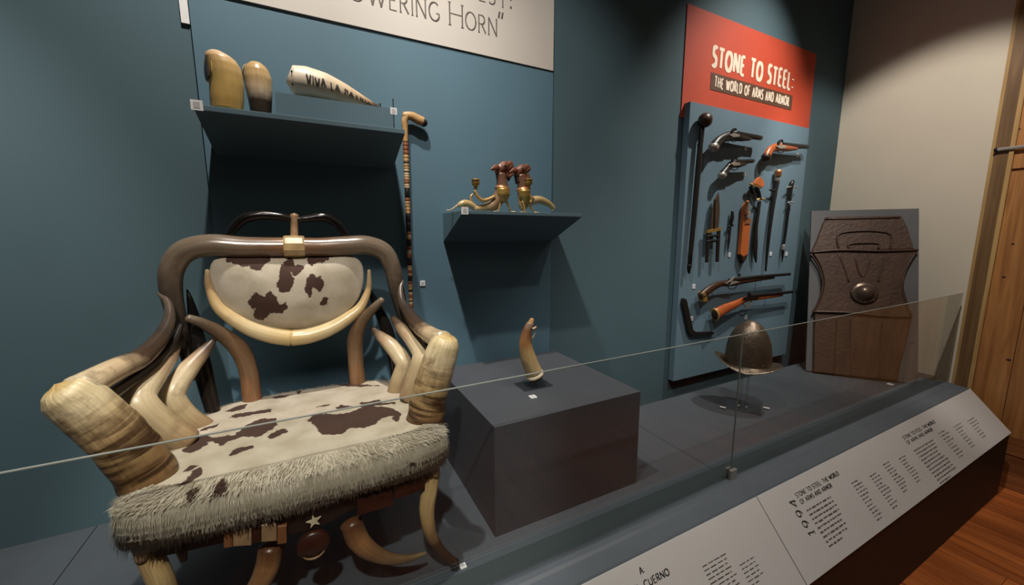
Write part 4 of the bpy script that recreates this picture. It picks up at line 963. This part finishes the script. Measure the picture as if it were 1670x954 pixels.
# -- fur standing off the rim of the seat
rf = random.Random(11); fv = []; ff = []; fa = []; fnorm = []
base_pts = []
for q in range(30000):
    k = rf.randrange(n); s_, zz = rf.choice(rows[NR-7:NR+7]); t_ = rf.random()
    p = ring[k].lerp(ring[(k+1) % n], t_)
    p = cen+(p-cen)*s_; out = (p-cen).normalized()
    if p.y > 1.25 and rf.random() < 0.75: continue
    zz += rf.uniform(-0.004, 0.004)
    base_pts.append((p.x, p.y, zz, out.x, out.y, s_))
fld = seat_field([b[:3] for b in base_pts])
for b, fl_ in zip(base_pts, fld):
    p = Vector(b[:3]); out = Vector((b[3], b[4], 0)); side = Vector((-out.y, out.x, 0))
    cl_ = mnoise.noise(Vector((p.x*22, p.y*22, p.z*22)))
    onrim = p.z < 0.462
    L_ = rf.uniform(0.007, 0.015)*(1 if onrim else 0.9)
    wisp = rf.random() < (0.10 if abs(out.x) > 0.4 else 0.03)
    if wisp: L_ *= 2.0
    lift_ = 0.30 if wisp else 0.10
    d = (out*(lift_ if onrim else 0.9)+Vector((0, 0, -0.8 if onrim else -0.12+lift_*0.5))+side*(0.7*cl_+rf.uniform(-.3, .3))).normalized()
    w_ = side*0.0008
    mid_ = p+d*(L_*0.55)+out*0.0015; tip = p+d*L_+Vector((0, 0, -0.2*L_))
    k0 = len(fv); fv += [p-w_, p+w_, mid_+w_*0.8, mid_-w_*0.8, tip]; fa += [fl_]*5
    nn_ = (out*(1.0 if onrim else 0.45)+Vector((0, 0, max(-0.6, (p.z-0.425)/0.04) if onrim else 1.0))+side*(0.25*cl_)).normalized(); fnorm += [tuple(nn_)]*5
    if (w_*2).cross(mid_-p).dot(nn_) > 0: ff += [(k0, k0+1, k0+2, k0+3), (k0+3, k0+2, k0+4)]
    else: ff += [(k0+3, k0+2, k0+1, k0), (k0+4, k0+2, k0+3)]
fmb = MB(); fmb.add(fv, ff, None, True); fur = fmb.build('fur_fringe', M['hide'], seat); fur.data.normals_split_custom_set_from_vertices(fnorm); set_attr(fur, fa); fur['kind'] = 'stuff'; fur['label'] = 'pale fur hanging over the seat edge'

# -- back pad
YB = 1.535
co = lambda x, y: (320+x/5.3, 400+y/5.3)
pad = [(250,84),(500,84),(700,100),(850,104),(1000,96),(1200,86),(1330,92),(1410,135),(1442,210),(1438,340),(1385,480),(1255,618),(1050,704),(800,722),(600,702),(350,618),(230,500),(145,340),(122,200),(165,120)]
pc = [P(*co(x, y), YB) for x, y in pad]; Cc, _ = spline(pc[-2:]+pc+pc[:3], [0]*(len(pc)+5), 9); pr_ = Cc[18:18+len(pc)*9]; n2 = len(pr_)
pcen = P(*co(790, 380), YB); vs = []; NB = 34
prow = [(i/NB, -0.042*(1-(i/NB)**2.6)-0.006) for i in range(1, NB+1)]+[(1.005, 0.004), (0.99, 0.014), (0.9, 0.02)]
for s_, dy in prow:
    for k in range(n2):
        p = pcen+(pr_[k]-pcen)*s_; vs.append((p.x, p.y+dy+0.0015*mnoise.noise(p*14), p.z))
fs = [(i*n2+k, i*n2+(k+1) % n2, (i+1)*n2+(k+1) % n2, (i+1)*n2+k) for i in range(len(prow)-1) for k in range(n2)]
fs.append(tuple(reversed(range(n2)))); fs.append(tuple(range((len(prow)-1)*n2, len(prow)*n2)))
mb = MB(); mb.add(vs, fs, None, True); bpad = mb.build('backrest', M['hide'], ch)
BK = [[(235,120),(260,80),(610,80),(640,130),(600,170),(545,225),(470,210),(465,180),(405,195),(370,170),(260,145)], [(755,150),(790,115),(840,120),(850,175),(880,160),(930,195),(900,240),(850,265),(820,235),(825,260),(850,290),(830,370),(780,415),(720,400),(700,360),(710,300),(720,200)],
 [(955,125),(975,85),(1200,80),(1180,110),(1120,140),(1080,160),(1040,150),(1000,178),(970,165)], [(445,480),(510,410),(580,430),(590,440),(630,390),(690,440),(720,510),(770,490),(790,530),(740,590),(680,575),(620,610),(580,660),(500,640),(485,590),(530,540),(500,555),(460,540)],
 [(955,290),(1000,245),(1040,280),(1080,265),(1110,310),(1080,410),(1050,405),(1010,350),(1000,400),(980,450),(940,410),(935,360)], [(1060,510),(1100,430),(1140,460),(1130,510),(1090,528)]]
va = np.array(vs)
# measured on the bulging face of the pad
BKP = [[(P(*co(x, y), YB-0.04).x, P(*co(x, y), YB-0.04).z) for x, y in q] for q in BK]
set_attr(bpad, poly_field(va[:, [0, 2]], BKP))

def horn(name, tr, rad, material, n=18, sub=7, **kw):
    return MB().tube([P(*q) for q in tr], rad, n=n, sub=sub, **kw).build(name, material, ch)
# rim around the back pad (two horns meeting below)
horn('back_rim', [(475,551,YB-.02),(445,547,YB-.02),(412,537,YB-.02),(379,519,YB-.015),(355,499,YB-.01),(341,466,YB),(338,440,YB)], [.0285,.028,.0255,.0215,.017,.0115,.006], M['h_rim'])
horn('back_rim', [(475,551,YB-.02),(505,547,YB-.02),(540,535,YB-.02),(571,516,YB-.015),(590,498,YB-.01),(601,470,YB),(602,440,YB)], [.0285,.028,.0255,.0215,.017,.0115,.006], M['h_rim'])
# crest rail horns and their joint
YR = 1.53
horn('crest_horn', [(479,402,YR),(440,403,YR),(395,403,YR),(345,400,YR),(303,409,YR),(281,437,YR),(279,475,YR),(289,520,YR),(302,572,YR),(312,620,YR+.02)], [.0315,.0325,.034,.035,.0345,.032,.029,.024,.017,.010], M['h_crest'], n=24)
horn('crest_horn', [(479,402,YR),(520,403,YR),(560,401,YR),(598,400,YR),(626,411,YR),(640,437,YR),(647,472,YR),(657,512,YR),(671,552,YR),(686,600,YR+.02)], [.0315,.0325,.034,.035,.0345,.032,.029,.024,.017,.010], M['h_crest'], n=24)
a = P(463, 402, YR); b = P(497, 402, YR)
M['joint'] = mat('pale_horn_band', (196, 166, 118), 0.3, var=0.5, scale=30)
jb = MB(); jb.lathe(a, b-a, [(0, .030), (0.0, .0355), (0.006, .037), ((b-a).length-.006, .037), ((b-a).length, .0355), ((b-a).length, .030)], n=10, smooth=False); jb.build('joint_band', M['joint'], ch)
# black arch above the crest
YA = 1.56
horn('arch_horn', [(476,358,YA),(455,353,YA),(425,351,YA),(400,356,YA),(384,369,YA),(373,388,YA),(366,410,YA+.02)], [.011,.013,.0155,.0165,.015,.012,.007], M['h_black'])
horn('arch_horn', [(484,359,YA),(505,356,YA),(525,354,YA),(542,359,YA),(554,369,YA),(564,386,YA),(572,410,YA+.02)], [.011,.013,.0155,.0165,.015,.012,.007], M['h_black'])
a = P(480, 350, YA); b = P(480, 392, YA-.01)
MB().tube([a, a.lerp(b, .5), b], [.0135, .012, .0135], n=8, up=(0,1,0)).build('crest_post', M['veneer2'], ch)

# arms: nested pairs of horns on each side
def arms(side, base, rest, slim, third, fourth, stay, tip):
    MB().tube([P(*q) for q in base[0]], base[1], n=26, sub=10, ridge=0.07, rfreq=46, seed=side).build('arm_post', M['h_arm'], ch)
    horn('arm_rest', rest[0], rest[1], M['h_rest'], n=20)
    horn('slim_horn', slim[0], slim[1], M['h_slim'])
    horn('side_horn', third[0], third[1], M['h_side'], n=20)
    horn('side_horn', fourth[0], fourth[1], M['h_side'], n=20)
    horn('back_stay', stay[0], stay[1], M['h_stay'], n=20)
    horn('pointed_tip', tip[0], tip[1], M['h_black'])
arms(0,
 ([(264,822,1.14),(240,774,1.145),(198,718,1.145),(157,680,1.14),(128,655,1.135),(110,642,1.13),(98,634,1.128),(93,630,1.127)], [.054,.0555,.054,.052,.050,.046,.034,.014]),
 ([(130,636,1.135),(152,622,1.17),(190,602,1.24),(230,583,1.31),(262,551,1.39),(276,520,1.45),(274,495,1.49),(259,478,1.52)], [.034,.030,.028,.0255,.021,.015,.010,.006]),
 ([(175,648,1.20),(212,622,1.28),(250,592,1.36),(282,556,1.43),(296,528,1.48)], [.015,.0155,.015,.012,.007]),
 ([(305,722,1.30),(268,700,1.29),(232,668,1.28),(226,645,1.30),(250,612,1.36),(276,580,1.43),(294,548,1.49)], [.037,.040,.040,.038,.031,.022,.010]),
 ([(335,700,1.41),(305,682,1.395),(283,655,1.39),(284,635,1.40),(307,602,1.44),(332,574,1.48),(350,552,1.51)], [.030,.032,.032,.031,.027,.019,.008]),
 ([(414,668,1.55),(410,640,1.55),(405,605,1.55),(392,572,1.54),(365,547,1.52),(332,528,1.50),(305,518,1.49)], [.030,.0295,.028,.029,.023,.016,.0115]),
 ([(356,700,1.49),(342,650,1.51),(330,600,1.54),(319,550,1.56),(316,520,1.57),(310,490,1.575),(305,472,1.58)], [.018,.022,.026,.024,.017,.009,.002]))
arms(1,
 ([(688,718,1.14),(693,688,1.145),(701,645,1.145),(712,603,1.14),(720,577,1.135),(726,560,1.13),(729,551,1.128),(730,547,1.127)], [.058,.059,.056,.053,.050,.045,.034,.014]),
 ([(722,557,1.135),(714,553,1.17),(700,545,1.24),(684,533,1.31),(667,512,1.39),(656,494,1.45),(653,475,1.49),(656,457,1.52)], [.034,.030,.028,.0255,.021,.015,.010,.006]),
 ([(712,582,1.20),(697,568,1.28),(680,549,1.36),(664,527,1.43),(655,508,1.48)], [.015,.0155,.015,.012,.007]),
 ([(668,650,1.30),(680,620,1.29),(690,590,1.28),(690,575,1.30),(674,553,1.36),(655,535,1.43),(640,518,1.49)], [.037,.040,.040,.038,.031,.022,.010]),
 ([(642,648,1.41),(651,622,1.395),(659,598,1.39),(655,585,1.40),(637,563,1.44),(620,548,1.48),(606,534,1.51)], [.030,.032,.032,.031,.027,.019,.008]),
 ([(584,650,1.55),(583,622,1.55),(580,585,1.55),(580,552,1.54),(590,525,1.52),(609,503,1.50),(624,488,1.49)], [.030,.0295,.028,.029,.023,.016,.0115]),
 ([(645,668,1.49),(648,630,1.51),(645,590,1.54),(630,535,1.56),(615,500,1.57),(605,478,1.575),(600,465,1.58)], [.018,.022,.026,.024,.017,.009,.002]))

# seat frame under the hide: rails, veneers, star, plaque
RZ0, RZ1 = 0.300, 0.372
mb = MB(); mb.box(-.40, .295, 1.50, 1.54, .30, .372); mb.build('rear_rail', M['brace'], ch)
for xa, xb in ((-.40, -.36), (.255, .295)):
    MB().box(xa, xb, 1.09, 1.50, .30, .372).build('side_rail', M['brace'], ch)
# curved front rail
N_ = 40; vs = []
def rail_y(x): return 1.052+0.03*((x-X0)/0.34)**2
for i in range(N_+1):
    x_ = -.395+(.29+.395)*i/N_; y_ = rail_y(x_); dip = 0.030*math.exp(-((x_-X0)/0.09)**2)
    vs += [(x_, y_, RZ1+.004), (x_, y_, RZ0+.018-dip), (x_, y_+.035, RZ0+.018-dip), (x_, y_+.035, RZ1+.004)]
fs = [(i*4+j, i*4+(j+1) % 4, i*4+4+(j+1) % 4, i*4+4+j) for i in range(N_) for j in range(4)]+[(3,2,1,0), (N_*4, N_*4+1, N_*4+2, N_*4+3)]
mb = MB(); mb.add(vs, fs); frail = mb.build('front_rail', M['brace'], ch)
def on_rail(px, py, off=0.0):
    Y = 1.05
    for _ in range(4): p = P(px, py, Y); Y = rail_y(p.x)-off
    return P(px, py, Y)
for x0_, x1_, y0_, y1_, mm in ((366, 380, 862, 890, 'veneer'), (381, 411, 858, 887, 'veneer2'), (412, 426, 853, 882, 'apron_wood'), (427, 452, 850, 880, 'veneer2'), (453, 468, 852, 884, 'veneer')):
    MB().slab([on_rail(x0_, y0_+2, .002), on_rail(x1_, y0_, .002), on_rail(x1_, y1_-2, .002), on_rail(x0_, y1_, .002)], (0, -1, 0), .012, .003).build('veneer_block', M[mm], frail)
for x0_, x1_, y0_, y1_, mm in ((582, 640, 812, 838, 'apron_wood'), (642, 692, 792, 812, 'apron_wood')):
    MB().slab([on_rail(x0_, y0_, .001), on_rail(x1_, y0_-16, .001), on_rail(x1_, y1_-16, .001), on_rail(x0_, y1_, .001)], (0, -1, 0), .010, .003).build('veneer_block', M[mm], frail)
sc3 = on_rail(512, 849, .004); pts = []
for i in range(10):
    r_ = .0185 if i % 2 == 0 else .0072; a_ = math.pi/2+i*math.pi/5+0.12; pts.append(sc3+Vector((math.cos(a_)*r_, 0, math.sin(a_)*r_)))
so = MB().slab(pts, (0, -1, 0), .004).build('star', M['star'], frail); so['label'] = 'small bone star on the front rail'
pq = on_rail(511, 886, .0)
plq = MB().lathe(pq+Vector((0, .01, -.004)), (0, -1, 0), [(0, .040), (.012, .040), (.020, .034), (.022, .004)], n=28).build('centre_plaque', M['apron_wood'], ch)
mb = MB(); mb.tube([pq+Vector((math.cos(a_)*.030, -.013, -.004+math.sin(a_)*.030)) for a_ in [math.pi*(1.2+.6*i/8) for i in range(9)]], [.001, .002, .0025, .003, .003, .003, .0025, .002, .001], n=8, sub=3); mb.build('crescent_highlight', M['veneer2'], plq)  # pale crescent: the plaque's highlight modelled as a shape

# legs: front pair with dark booted tips, curled braces, rear pair
def mx_(p): return Vector((2*X0-p.x, p.y, p.z))
ft = PZ(742, 926, 0)
fr_leg = [P(706, 768, 1.10), P(700, 800, 1.085), P(696, 835, 1.075), P(703, 872, 1.065), P(721, 900, 1.055), Vector((ft.x, ft.y, .02))]
fr_rad = [.024, .025, .023, .018, .014, .012]
cur = [P(572, 850, 1.085), P(583, 878, 1.075), P(603, 898, 1.065), P(635, 911, 1.055), P(668, 910, 1.05), P(694, 902, 1.05)]
cur_rad = [.030, .029, .024, .016, .010, .005]
for mir in (False, True):
    f_ = (lambda p: mx_(p)) if mir else (lambda p: p)
    fl_ = MB().tube([f_(p) for p in fr_leg], fr_rad, n=20, sub=7).build('front_leg', M['h_leg'], ch)
    q = f_(Vector((ft.x, ft.y, 0)))
    MB().lathe(Vector((q.x, q.y, 0.0006)), (0, 0, 1), [(0, .015), (.008, .016), (.022, .0135), (.028, .010)], n=14).build('foot_cap', M['dark_steel'], fl_)
    MB().tube([f_(p) for p in cur], cur_rad, n=20, sub=7).build('curled_horn', M['h_curl'], ch)
    MB().tube([f_(Vector((.22, 1.52, .34))), f_(Vector((.235, 1.54, .22))), f_(Vector((.25, 1.57, .10))), f_(Vector((.27, 1.60, .02)))], [.026, .024, .018, .012], n=16).build('rear_leg', M['h_slim'], ch)
    MB().tube([f_(Vector((.275, 1.075, .385))), f_(Vector((.285, 1.078, .36))), f_(Vector((.288, 1.075, .325)))], [.014, .017, .012], n=12).build('leg_cap', M['veneer2'], fl_)
# stub horns hanging at the left front corner
horn('corner_horn', [(236,884,1.09),(240,905,1.085),(248,925,1.08)], [.010,.010,.006], M['h_side'], n=12)
horn('corner_horn', [(290,880,1.08),(296,898,1.075),(300,915,1.07)], [.012,.011,.007], M['h_slim'], n=12)

# ------------------------------------------------------------------ weapons board
BY = YW-0.05
a = [P(1127, 168, BY), P(1318, 207, BY), P(1097, 622, BY)]
bx0 = (a[0].x+a[2].x)/2; bx1 = a[1].x+0.02; bz1 = (a[0].z+a[1].z)/2; bz0 = a[2].z
wb = MB().box(bx0, bx1, BY, YW-0.0065, bz0, bz1).build('weapons_board', M['board_blue'], bevel=0.001)
tag(wb, 'blue mounting board covered with old weapons below the red sign', 'board')
wn = Vector((0, -1, 0))
def W(px, py, off=0.02): return P(px, py, BY-off)
def wthing(name, label, cat, px, py, group=None):
    p = W(px, py, 0.0); return thing(name, label, cat, (p.x, BY, p.z), group)
def wslab(poly, off, th, name, material, root, inset=0.0):
    return MB().slab([W(x, y, off) for x, y in poly], wn, th, inset).build(name, material, root)
def wtube(pts, rad, off, name, material, root, n=12, flat=1.0, sub=5):
    return MB().tube([W(x, y, off) for x, y in pts], rad, n=n, flat=flat, sub=sub).build(name, material, root)
def pegs(root, pts, off):
    for x, y in pts:
        p = W(x, y, off); MB().tube([Vector((p.x, BY, p.z)), p], 0.004, n=6, sub=1, caps=False).build('mount_pin', M['dark_steel'], root)
# club
r_ = wthing('war_club', 'long black club with round knob at the left edge of the weapons board', 'club', 1124, 436)
wtube([(1145, 208), (1140, 260), (1133, 340), (1124.5, 432)], [.016, .017, .017, .014], .03, 'shaft', M['wood_black'], r_, n=14)
MB().ell(W(1150, 196, .045), .047, .042, .045, 18).build('knob', M['wood_dark'], r_)
wtube([(1124.5, 432), (1123.5, 440), (1124, 446)], [.016, .012, .006], .03, 'tassel', M['dark_steel'], r_)
pegs(r_, [(1143, 230), (1127, 410)], .015)
# pistols
def pistol(label, butt, grip, lock, muz, wood, brl, cap, k=1.0):
    r_ = wthing('pistol', label, 'pistol', lock[0], lock[1], 'pistols on the weapons board'); off = .05
    dx, dy = muz[0]-lock[0], muz[1]-lock[1]; fx, fy = lock[0]+dx*.62, lock[1]+dy*.62
    stk = wtube([butt, grip, (lock[0]-2, lock[1]+2), (lock[0]+dx*.3, lock[1]+dy*.3+3), (fx, fy+2.6)], [.024*k, .019*k, .022*k, .018*k, .011*k], off, 'stock', wood, r_, n=14, flat=0.8)
    wtube([(lock[0], lock[1]-1.5), (lock[0]+dx*.5, lock[1]+dy*.5-.8), muz], [.015*k, .0125*k, .011*k], off, 'barrel', brl, r_, n=14)
    p = W(butt[0], butt[1], off); MB().ell(p, .026*k, .022*k, .022*k, 14).build('butt_cap', cap, stk)
    lx, ly = lock
    lkp = wslab([(lx-6, ly+1), (lx+1, ly-2), (lx+10, ly), (lx+10, ly+3.5), (lx, ly+4.5)], off+.016*k, .006, 'lock_plate', M['steel'], r_, .001)
    wslab([(lx-4, ly-1), (lx-3.4, ly-6), (lx-1, ly-9.5), (lx+1.2, ly-10), (lx-.3, ly-6), (lx-1.4, ly-1)], off+.012*k, .008, 'hammer', brl, lkp)
    wslab([(lx+3.5, ly-2), (lx+2.4, ly-10), (lx+4.2, ly-10.5), (lx+6.5, ly-2)], off+.008, .007, 'frizzen', brl, lkp)
    tgd = wtube([(lx-4, ly+5), (lx-2.5, ly+10), (lx+2, ly+11.5), (lx+6.5, ly+9.5), (lx+9, ly+4)], [.003]*5, off, 'trigger_guard', brl, r_, n=8)
    wtube([(lx+1, ly+4), (lx+.6, ly+8)], [.0025, .002], off, 'trigger', M['steel'], tgd, n=6)
    wtube([(lx+dx*.35, ly+dy*.35+5.2), (lx+dx*.8, ly+dy*.8+2.5)], [.004, .003], off, 'ramrod', M['wood_dark'], r_, n=6)
    pegs(r_, [(lx+4, ly+1)], off-.01)
pistol('dark flintlock pistol, topmost on the weapons board', (1163.5, 240), (1175, 227), (1195, 219.5), (1240.5, 225), M['wood_black'], M['dark_steel'], M['steel'], 1.45)
pistol('small dark pistol below the topmost pistol on the weapons board', (1177.5, 286), (1184.5, 277), (1196, 266), (1228, 262.5), M['wood_black'], M['dark_steel'], M['steel'], 1.2)
pistol('pistol with orange brown wooden grip at the right of the weapons board', (1249.5, 256), (1256.5, 244), (1271, 238), (1316.5, 239.5), M['wood_orange'], M['dark_steel'], M['wood_dark'], 1.4)
# push dagger
r_ = wthing('push_dagger', 'push dagger with broad upright blade and two dark side bars', 'dagger', 1160, 428, 'daggers and swords on the board')
wslab([(1171, 314), (1173, 345), (1170, 376), (1157.5, 377), (1159.5, 350), (1164.5, 325)], .03, .007, 'blade', mat('brown_blade_steel', (96, 82, 70), .4, .5, .3, 30), r_, .002)
wslab([(1165.2, 326), (1166.4, 326), (1165.4, 375), (1163.4, 375)], .037, .004, 'blade_rib', M['dark_steel'], r_)
for xa, xb, ya, yb in ((1153.5, 1151, 374, 428), (1170.8, 1168, 374, 427)):
    wslab([(xa-2, ya), (xa+2, ya), (xb+2, yb), (xb-1.6, yb)], .028, .012, 'side_bar', M['wood_black'], r_, .002)
wtube([(1153, 386), (1171, 384)], .009, .034, 'grip_bar', M['dark_steel'], r_); wtube([(1152.5, 394), (1170.5, 392)], .009, .034, 'grip_bar', M['dark_steel'], r_)
wslab([(1151, 375), (1174, 371), (1174, 376), (1151, 380)], .03, .012, 'guard', M['brass'], r_, .002)
pegs(r_, [(1162, 388)], .028)
# small knife
r_ = wthing('small_knife', 'small dark knife, shortest blade on the weapons board', 'knife', 1187, 410, 'daggers and swords on the board')
wtube([(1194.5, 344), (1194, 355), (1192, 367)], [.008, .013, .009], .02, 'handle', M['wood_black'], r_)
wslab([(1185.5, 370.5), (1194.8, 366), (1195.2, 368), (1186.3, 373.2)], .014, .01, 'guard', M['dark_steel'], r_, .001)
wslab([(1189.2, 371), (1192, 369.5), (1189.5, 395), (1186, 412), (1186, 395)], .016, .005, 'blade', M['dark_steel'], r_, .001)
pegs(r_, [(1193, 360)], .012)
# sheathed knife
e5 = lambda L: [(1130+x/5.961, 270+y/5.961) for x, y in L]
r_ = wthing('sheathed_knife', 'knife in an orange leather sheath on the weapons board', 'knife', 1206, 427, 'daggers and swords on the board')
wslab(e5([(470,405),(500,352),(505,560),(528,572),(505,855),(462,905),(430,860),(450,650)]), .008, .026, 'sheath', M['orange'], r_, .004)
wslab(e5([(432,862),(462,880),(500,858),(486,905),(456,945)]), .008, .030, 'sheath_tip', M['wood_dark'], r_, .003)
wtube(e5([(528,345),(524,400),(516,480)]), [.014,.0125,.0125], .040, 'handle', M['copper'], r_)
wslab(e5([(505,455),(540,450),(538,500),(502,505)]), .03, .02, 'throat_band', M['steel'], r_, .003)
wslab(e5([(478,520),(538,515),(532,565),(474,570)]), .012, .028, 'belt_band', M['copper'], r_, .003)
pegs(r_, e5([(480, 600)]), .01)
# curved sword with orange pommel
r_ = wthing('curved_sword', 'curved sword with round orange pommel on the weapons board', 'sword', 1230, 428, 'daggers and swords on the board')
wslab(e5([(575,178),(600,135),(632,113),(660,140),(674,195),(655,212),(610,200)]), .03, .02, 'pommel', M['orange'], r_, .004)
wtube(e5([(558,180),(605,198),(665,216)]), [.008,.007,.006], .04, 'pommel_rim', M['gold'], r_)
wtube(e5([(618,215),(640,270),(650,330)]), [.016,.013,.013], .032, 'grip', M['wood_black'], r_)
wtube(e5([(560,205),(580,260),(600,285)]), [.013,.012,.006], .032, 'knuckle_guard', M['dark_steel'], r_)
wtube(e5([(622,338),(655,322),(694,332)]), [.006,.009,.006], .035, 'guard', M['gold'], r_)
wslab(e5([(628,350),(652,345),(640,450),(620,600),(618,780),(608,945),(588,880),(578,780),(592,620),(615,460)]), .02, .010, 'blade', M['dark_steel'], r_, .002)
pegs(r_, e5([(645, 300)]), .02)
# long sword with copper cylinder top
r_ = wthing('long_sword', 'long dark sheathed sword with copper cylinder pommel', 'sword', 1249, 443, 'daggers and swords on the board')
p0 = W(*e5([(832, 42)])[0], .035); p1 = W(*e5([(824, 108)])[0], .035)
MB().lathe(p1, p0-p1, [(0, .020), (.004, .024), ((p0-p1).length*.45, .022), ((p0-p1).length*.5, .0245), ((p0-p1).length-.003, .0235), ((p0-p1).length, .018)], n=18).build('pommel', M['copper'], r_)
wtube(e5([(824,105),(820,150)]), [.017,.015], .034, 'neck', M['steel'], r_)
wtube(e5([(818,148),(800,250),(775,400),(752,560),(730,750)])+[(1248.5, 442)], [.020,.017,.016,.015,.013,.007], .03, 'scabbard', M['wood_black'], r_, flat=.7)
wtube(e5([(742,235),(775,245),(800,230)]), [.004,.008,.006], .034, 'guard', M['dark_steel'], r_)
pegs(r_, e5([(790, 320)]), .02)
# last dagger
r_ = wthing('long_dagger', 'slender dark dagger with two pale guard rings, rightmost on the board', 'dagger', 1278, 416, 'daggers and swords on the board')
wtube(e5([(975,150),(958,180),(948,260),(940,340)]), [.012,.017,.013,.012], .03, 'handle', M['wood_black'], r_)
wtube(e5([(915,212),(965,206),(1020,214)]), [.004,.007,.004], .034, 'guard', M['steel'], r_); wtube(e5([(922,362),(950,356),(982,360)]), [.004,.007,.004], .032, 'guard', M['steel'], r_)
wtube(e5([(935,365),(915,520),(895,680),(880,770)]), [.013,.012,.011,.011], .026, 'sheath', M['dark_steel'], r_, flat=.7)
wtube(e5([(880,770),(875,820)]), [.013,.012], .026, 'chape', M['steel'], r_, flat=.7)
wtube(e5([(874,818),(870,900),(866,945)]), [.013,.006,.002], .026, 'tip', M['dark_steel'], r_, flat=.7)
pegs(r_, e5([(942, 320)]), .018)
# long guns
r_ = wthing('blunderbuss', 'dark brown long gun, upper of the two guns on the board', 'gun', 1200, 460, 'long guns on the weapons board')
wtube([(1143, 484), (1157, 472), (1173, 463.5), (1195, 461), (1230, 456), (1262, 452.5)], [.034,.030,.023,.024,.018,.011], .05, 'stock', M['wood_dark'], r_, n=16, flat=.7)
wtube([(1190, 457.5), (1235, 451.5), (1287.5, 447)], [.015,.0125,.0115], .055, 'barrel', M['dark_steel'], r_, n=14)
wslab([(1137.5, 478), (1141, 474), (1146, 490), (1139.5, 491)], .03, .045, 'butt_plate', M['brass'], r_, .003)
wslab([(1184, 463), (1196.5, 450), (1198.5, 451), (1188, 464)], .068, .006, 'hammer', M['steel'], r_)
wslab([(1180, 461), (1200, 458), (1206, 460), (1190, 464.5)], .07, .004, 'lock_plate', M['steel'], r_)
wslab([(1202, 451), (1204, 446), (1207, 446.5), (1206, 451)], .055, .006, 'rear_sight', M['dark_steel'], r_)
wtube([(1186, 466), (1190, 471), (1197, 471), (1202, 465)], [.003]*4, .05, 'trigger_guard', M['dark_steel'], r_, n=8)
pegs(r_, [(1172, 464), (1240, 455)], .035)
r_ = wthing('long_gun', 'long gun with bright orange wooden butt, lower of the two guns', 'gun', 1220, 490, 'long guns on the weapons board')
wtube([(1168, 512), (1182, 504), (1200, 496), (1216, 488), (1230, 486), (1258, 483), (1276, 481)], [.044,.038,.029,.021,.021,.016,.010], .05, 'stock', M['wood_orange'], r_, n=18, flat=.62)
p0 = W(1167.5, 512.5, .05); ax_ = (W(1167.5, 512.5, .05)-W(1182, 504, .05)).normalized()
MB().lathe(p0-ax_*.004, ax_, [(0, .044), (.008, .050), (.014, .050), (.018, .045), (.016, .036)], n=24, xdir=(0,1,0), sx=.62).build('butt_ring', M['gold'], r_)
MB().lathe(p0+ax_*.008, ax_, [(0, .040), (.008, .036)], n=24, xdir=(0,1,0), sx=.62).build('butt_plate', M['wood_dark'], r_)
wtube([(1222, 483), (1255, 479.5), (1292, 476)], [.015,.0125,.0115], .055, 'barrel', M['dark_steel'], r_, n=14)
wslab([(1210, 486), (1224, 481), (1238, 482.5), (1236, 486), (1216, 489)], .066, .006, 'lock_plate', M['dark_steel'], r_, .001)
wslab([(1220, 483), (1218, 478), (1221, 476.5), (1225, 482)], .066, .008, 'hammer', M['dark_steel'], r_)
wtube([(1211, 492), (1214, 499), (1221, 500), (1226, 490)], [.0035]*4, .05, 'trigger_guard', M['brass'], r_, n=8)
pegs(r_, [(1200, 496), (1255, 482)], .035)
# angled throwing club
r_ = wslab([(1110.8, 486.5), (1113.5, 485.8), (1115.6, 488.5), (1126.3, 537.8), (1131, 541.2), (1160, 540.5), (1161.5, 542), (1159, 545), (1123.5, 546.6), (1119, 541), (1109.5, 495)], .004, .022, 'throwing_club', M['wood_black'], None, .004)
tag(r_, 'flat black angled throwing club at the lower left of the weapons board', 'club')
for x_, y_, t_ in ((1131, 467, 'below the war club tassel'), (1127.5, 519.5, 'inside the bend of the throwing club'), (1216, 517.5, 'below the gun with the orange butt'), (1189, 415.5, 'below the small knife'), (1215.5, 414.5, 'right of the orange sheath tip'), (1256.5, 414, 'right of the long sword'), (1282, 414, 'right of the rightmost dagger'), (1215.5, 242, 'under the topmost pistol barrel'), (1212.6, 283.5, 'under the small pistol barrel'), (1300, 253.5, 'under the orange gripped pistol')):
    q = P(x_, y_, BY); face_label((q.x, BY-.0004, q.z), .026, (0,-1,0), (0,0,1), 'tiny white number label on the weapons board '+t_, 'number labels', hgt=.03)
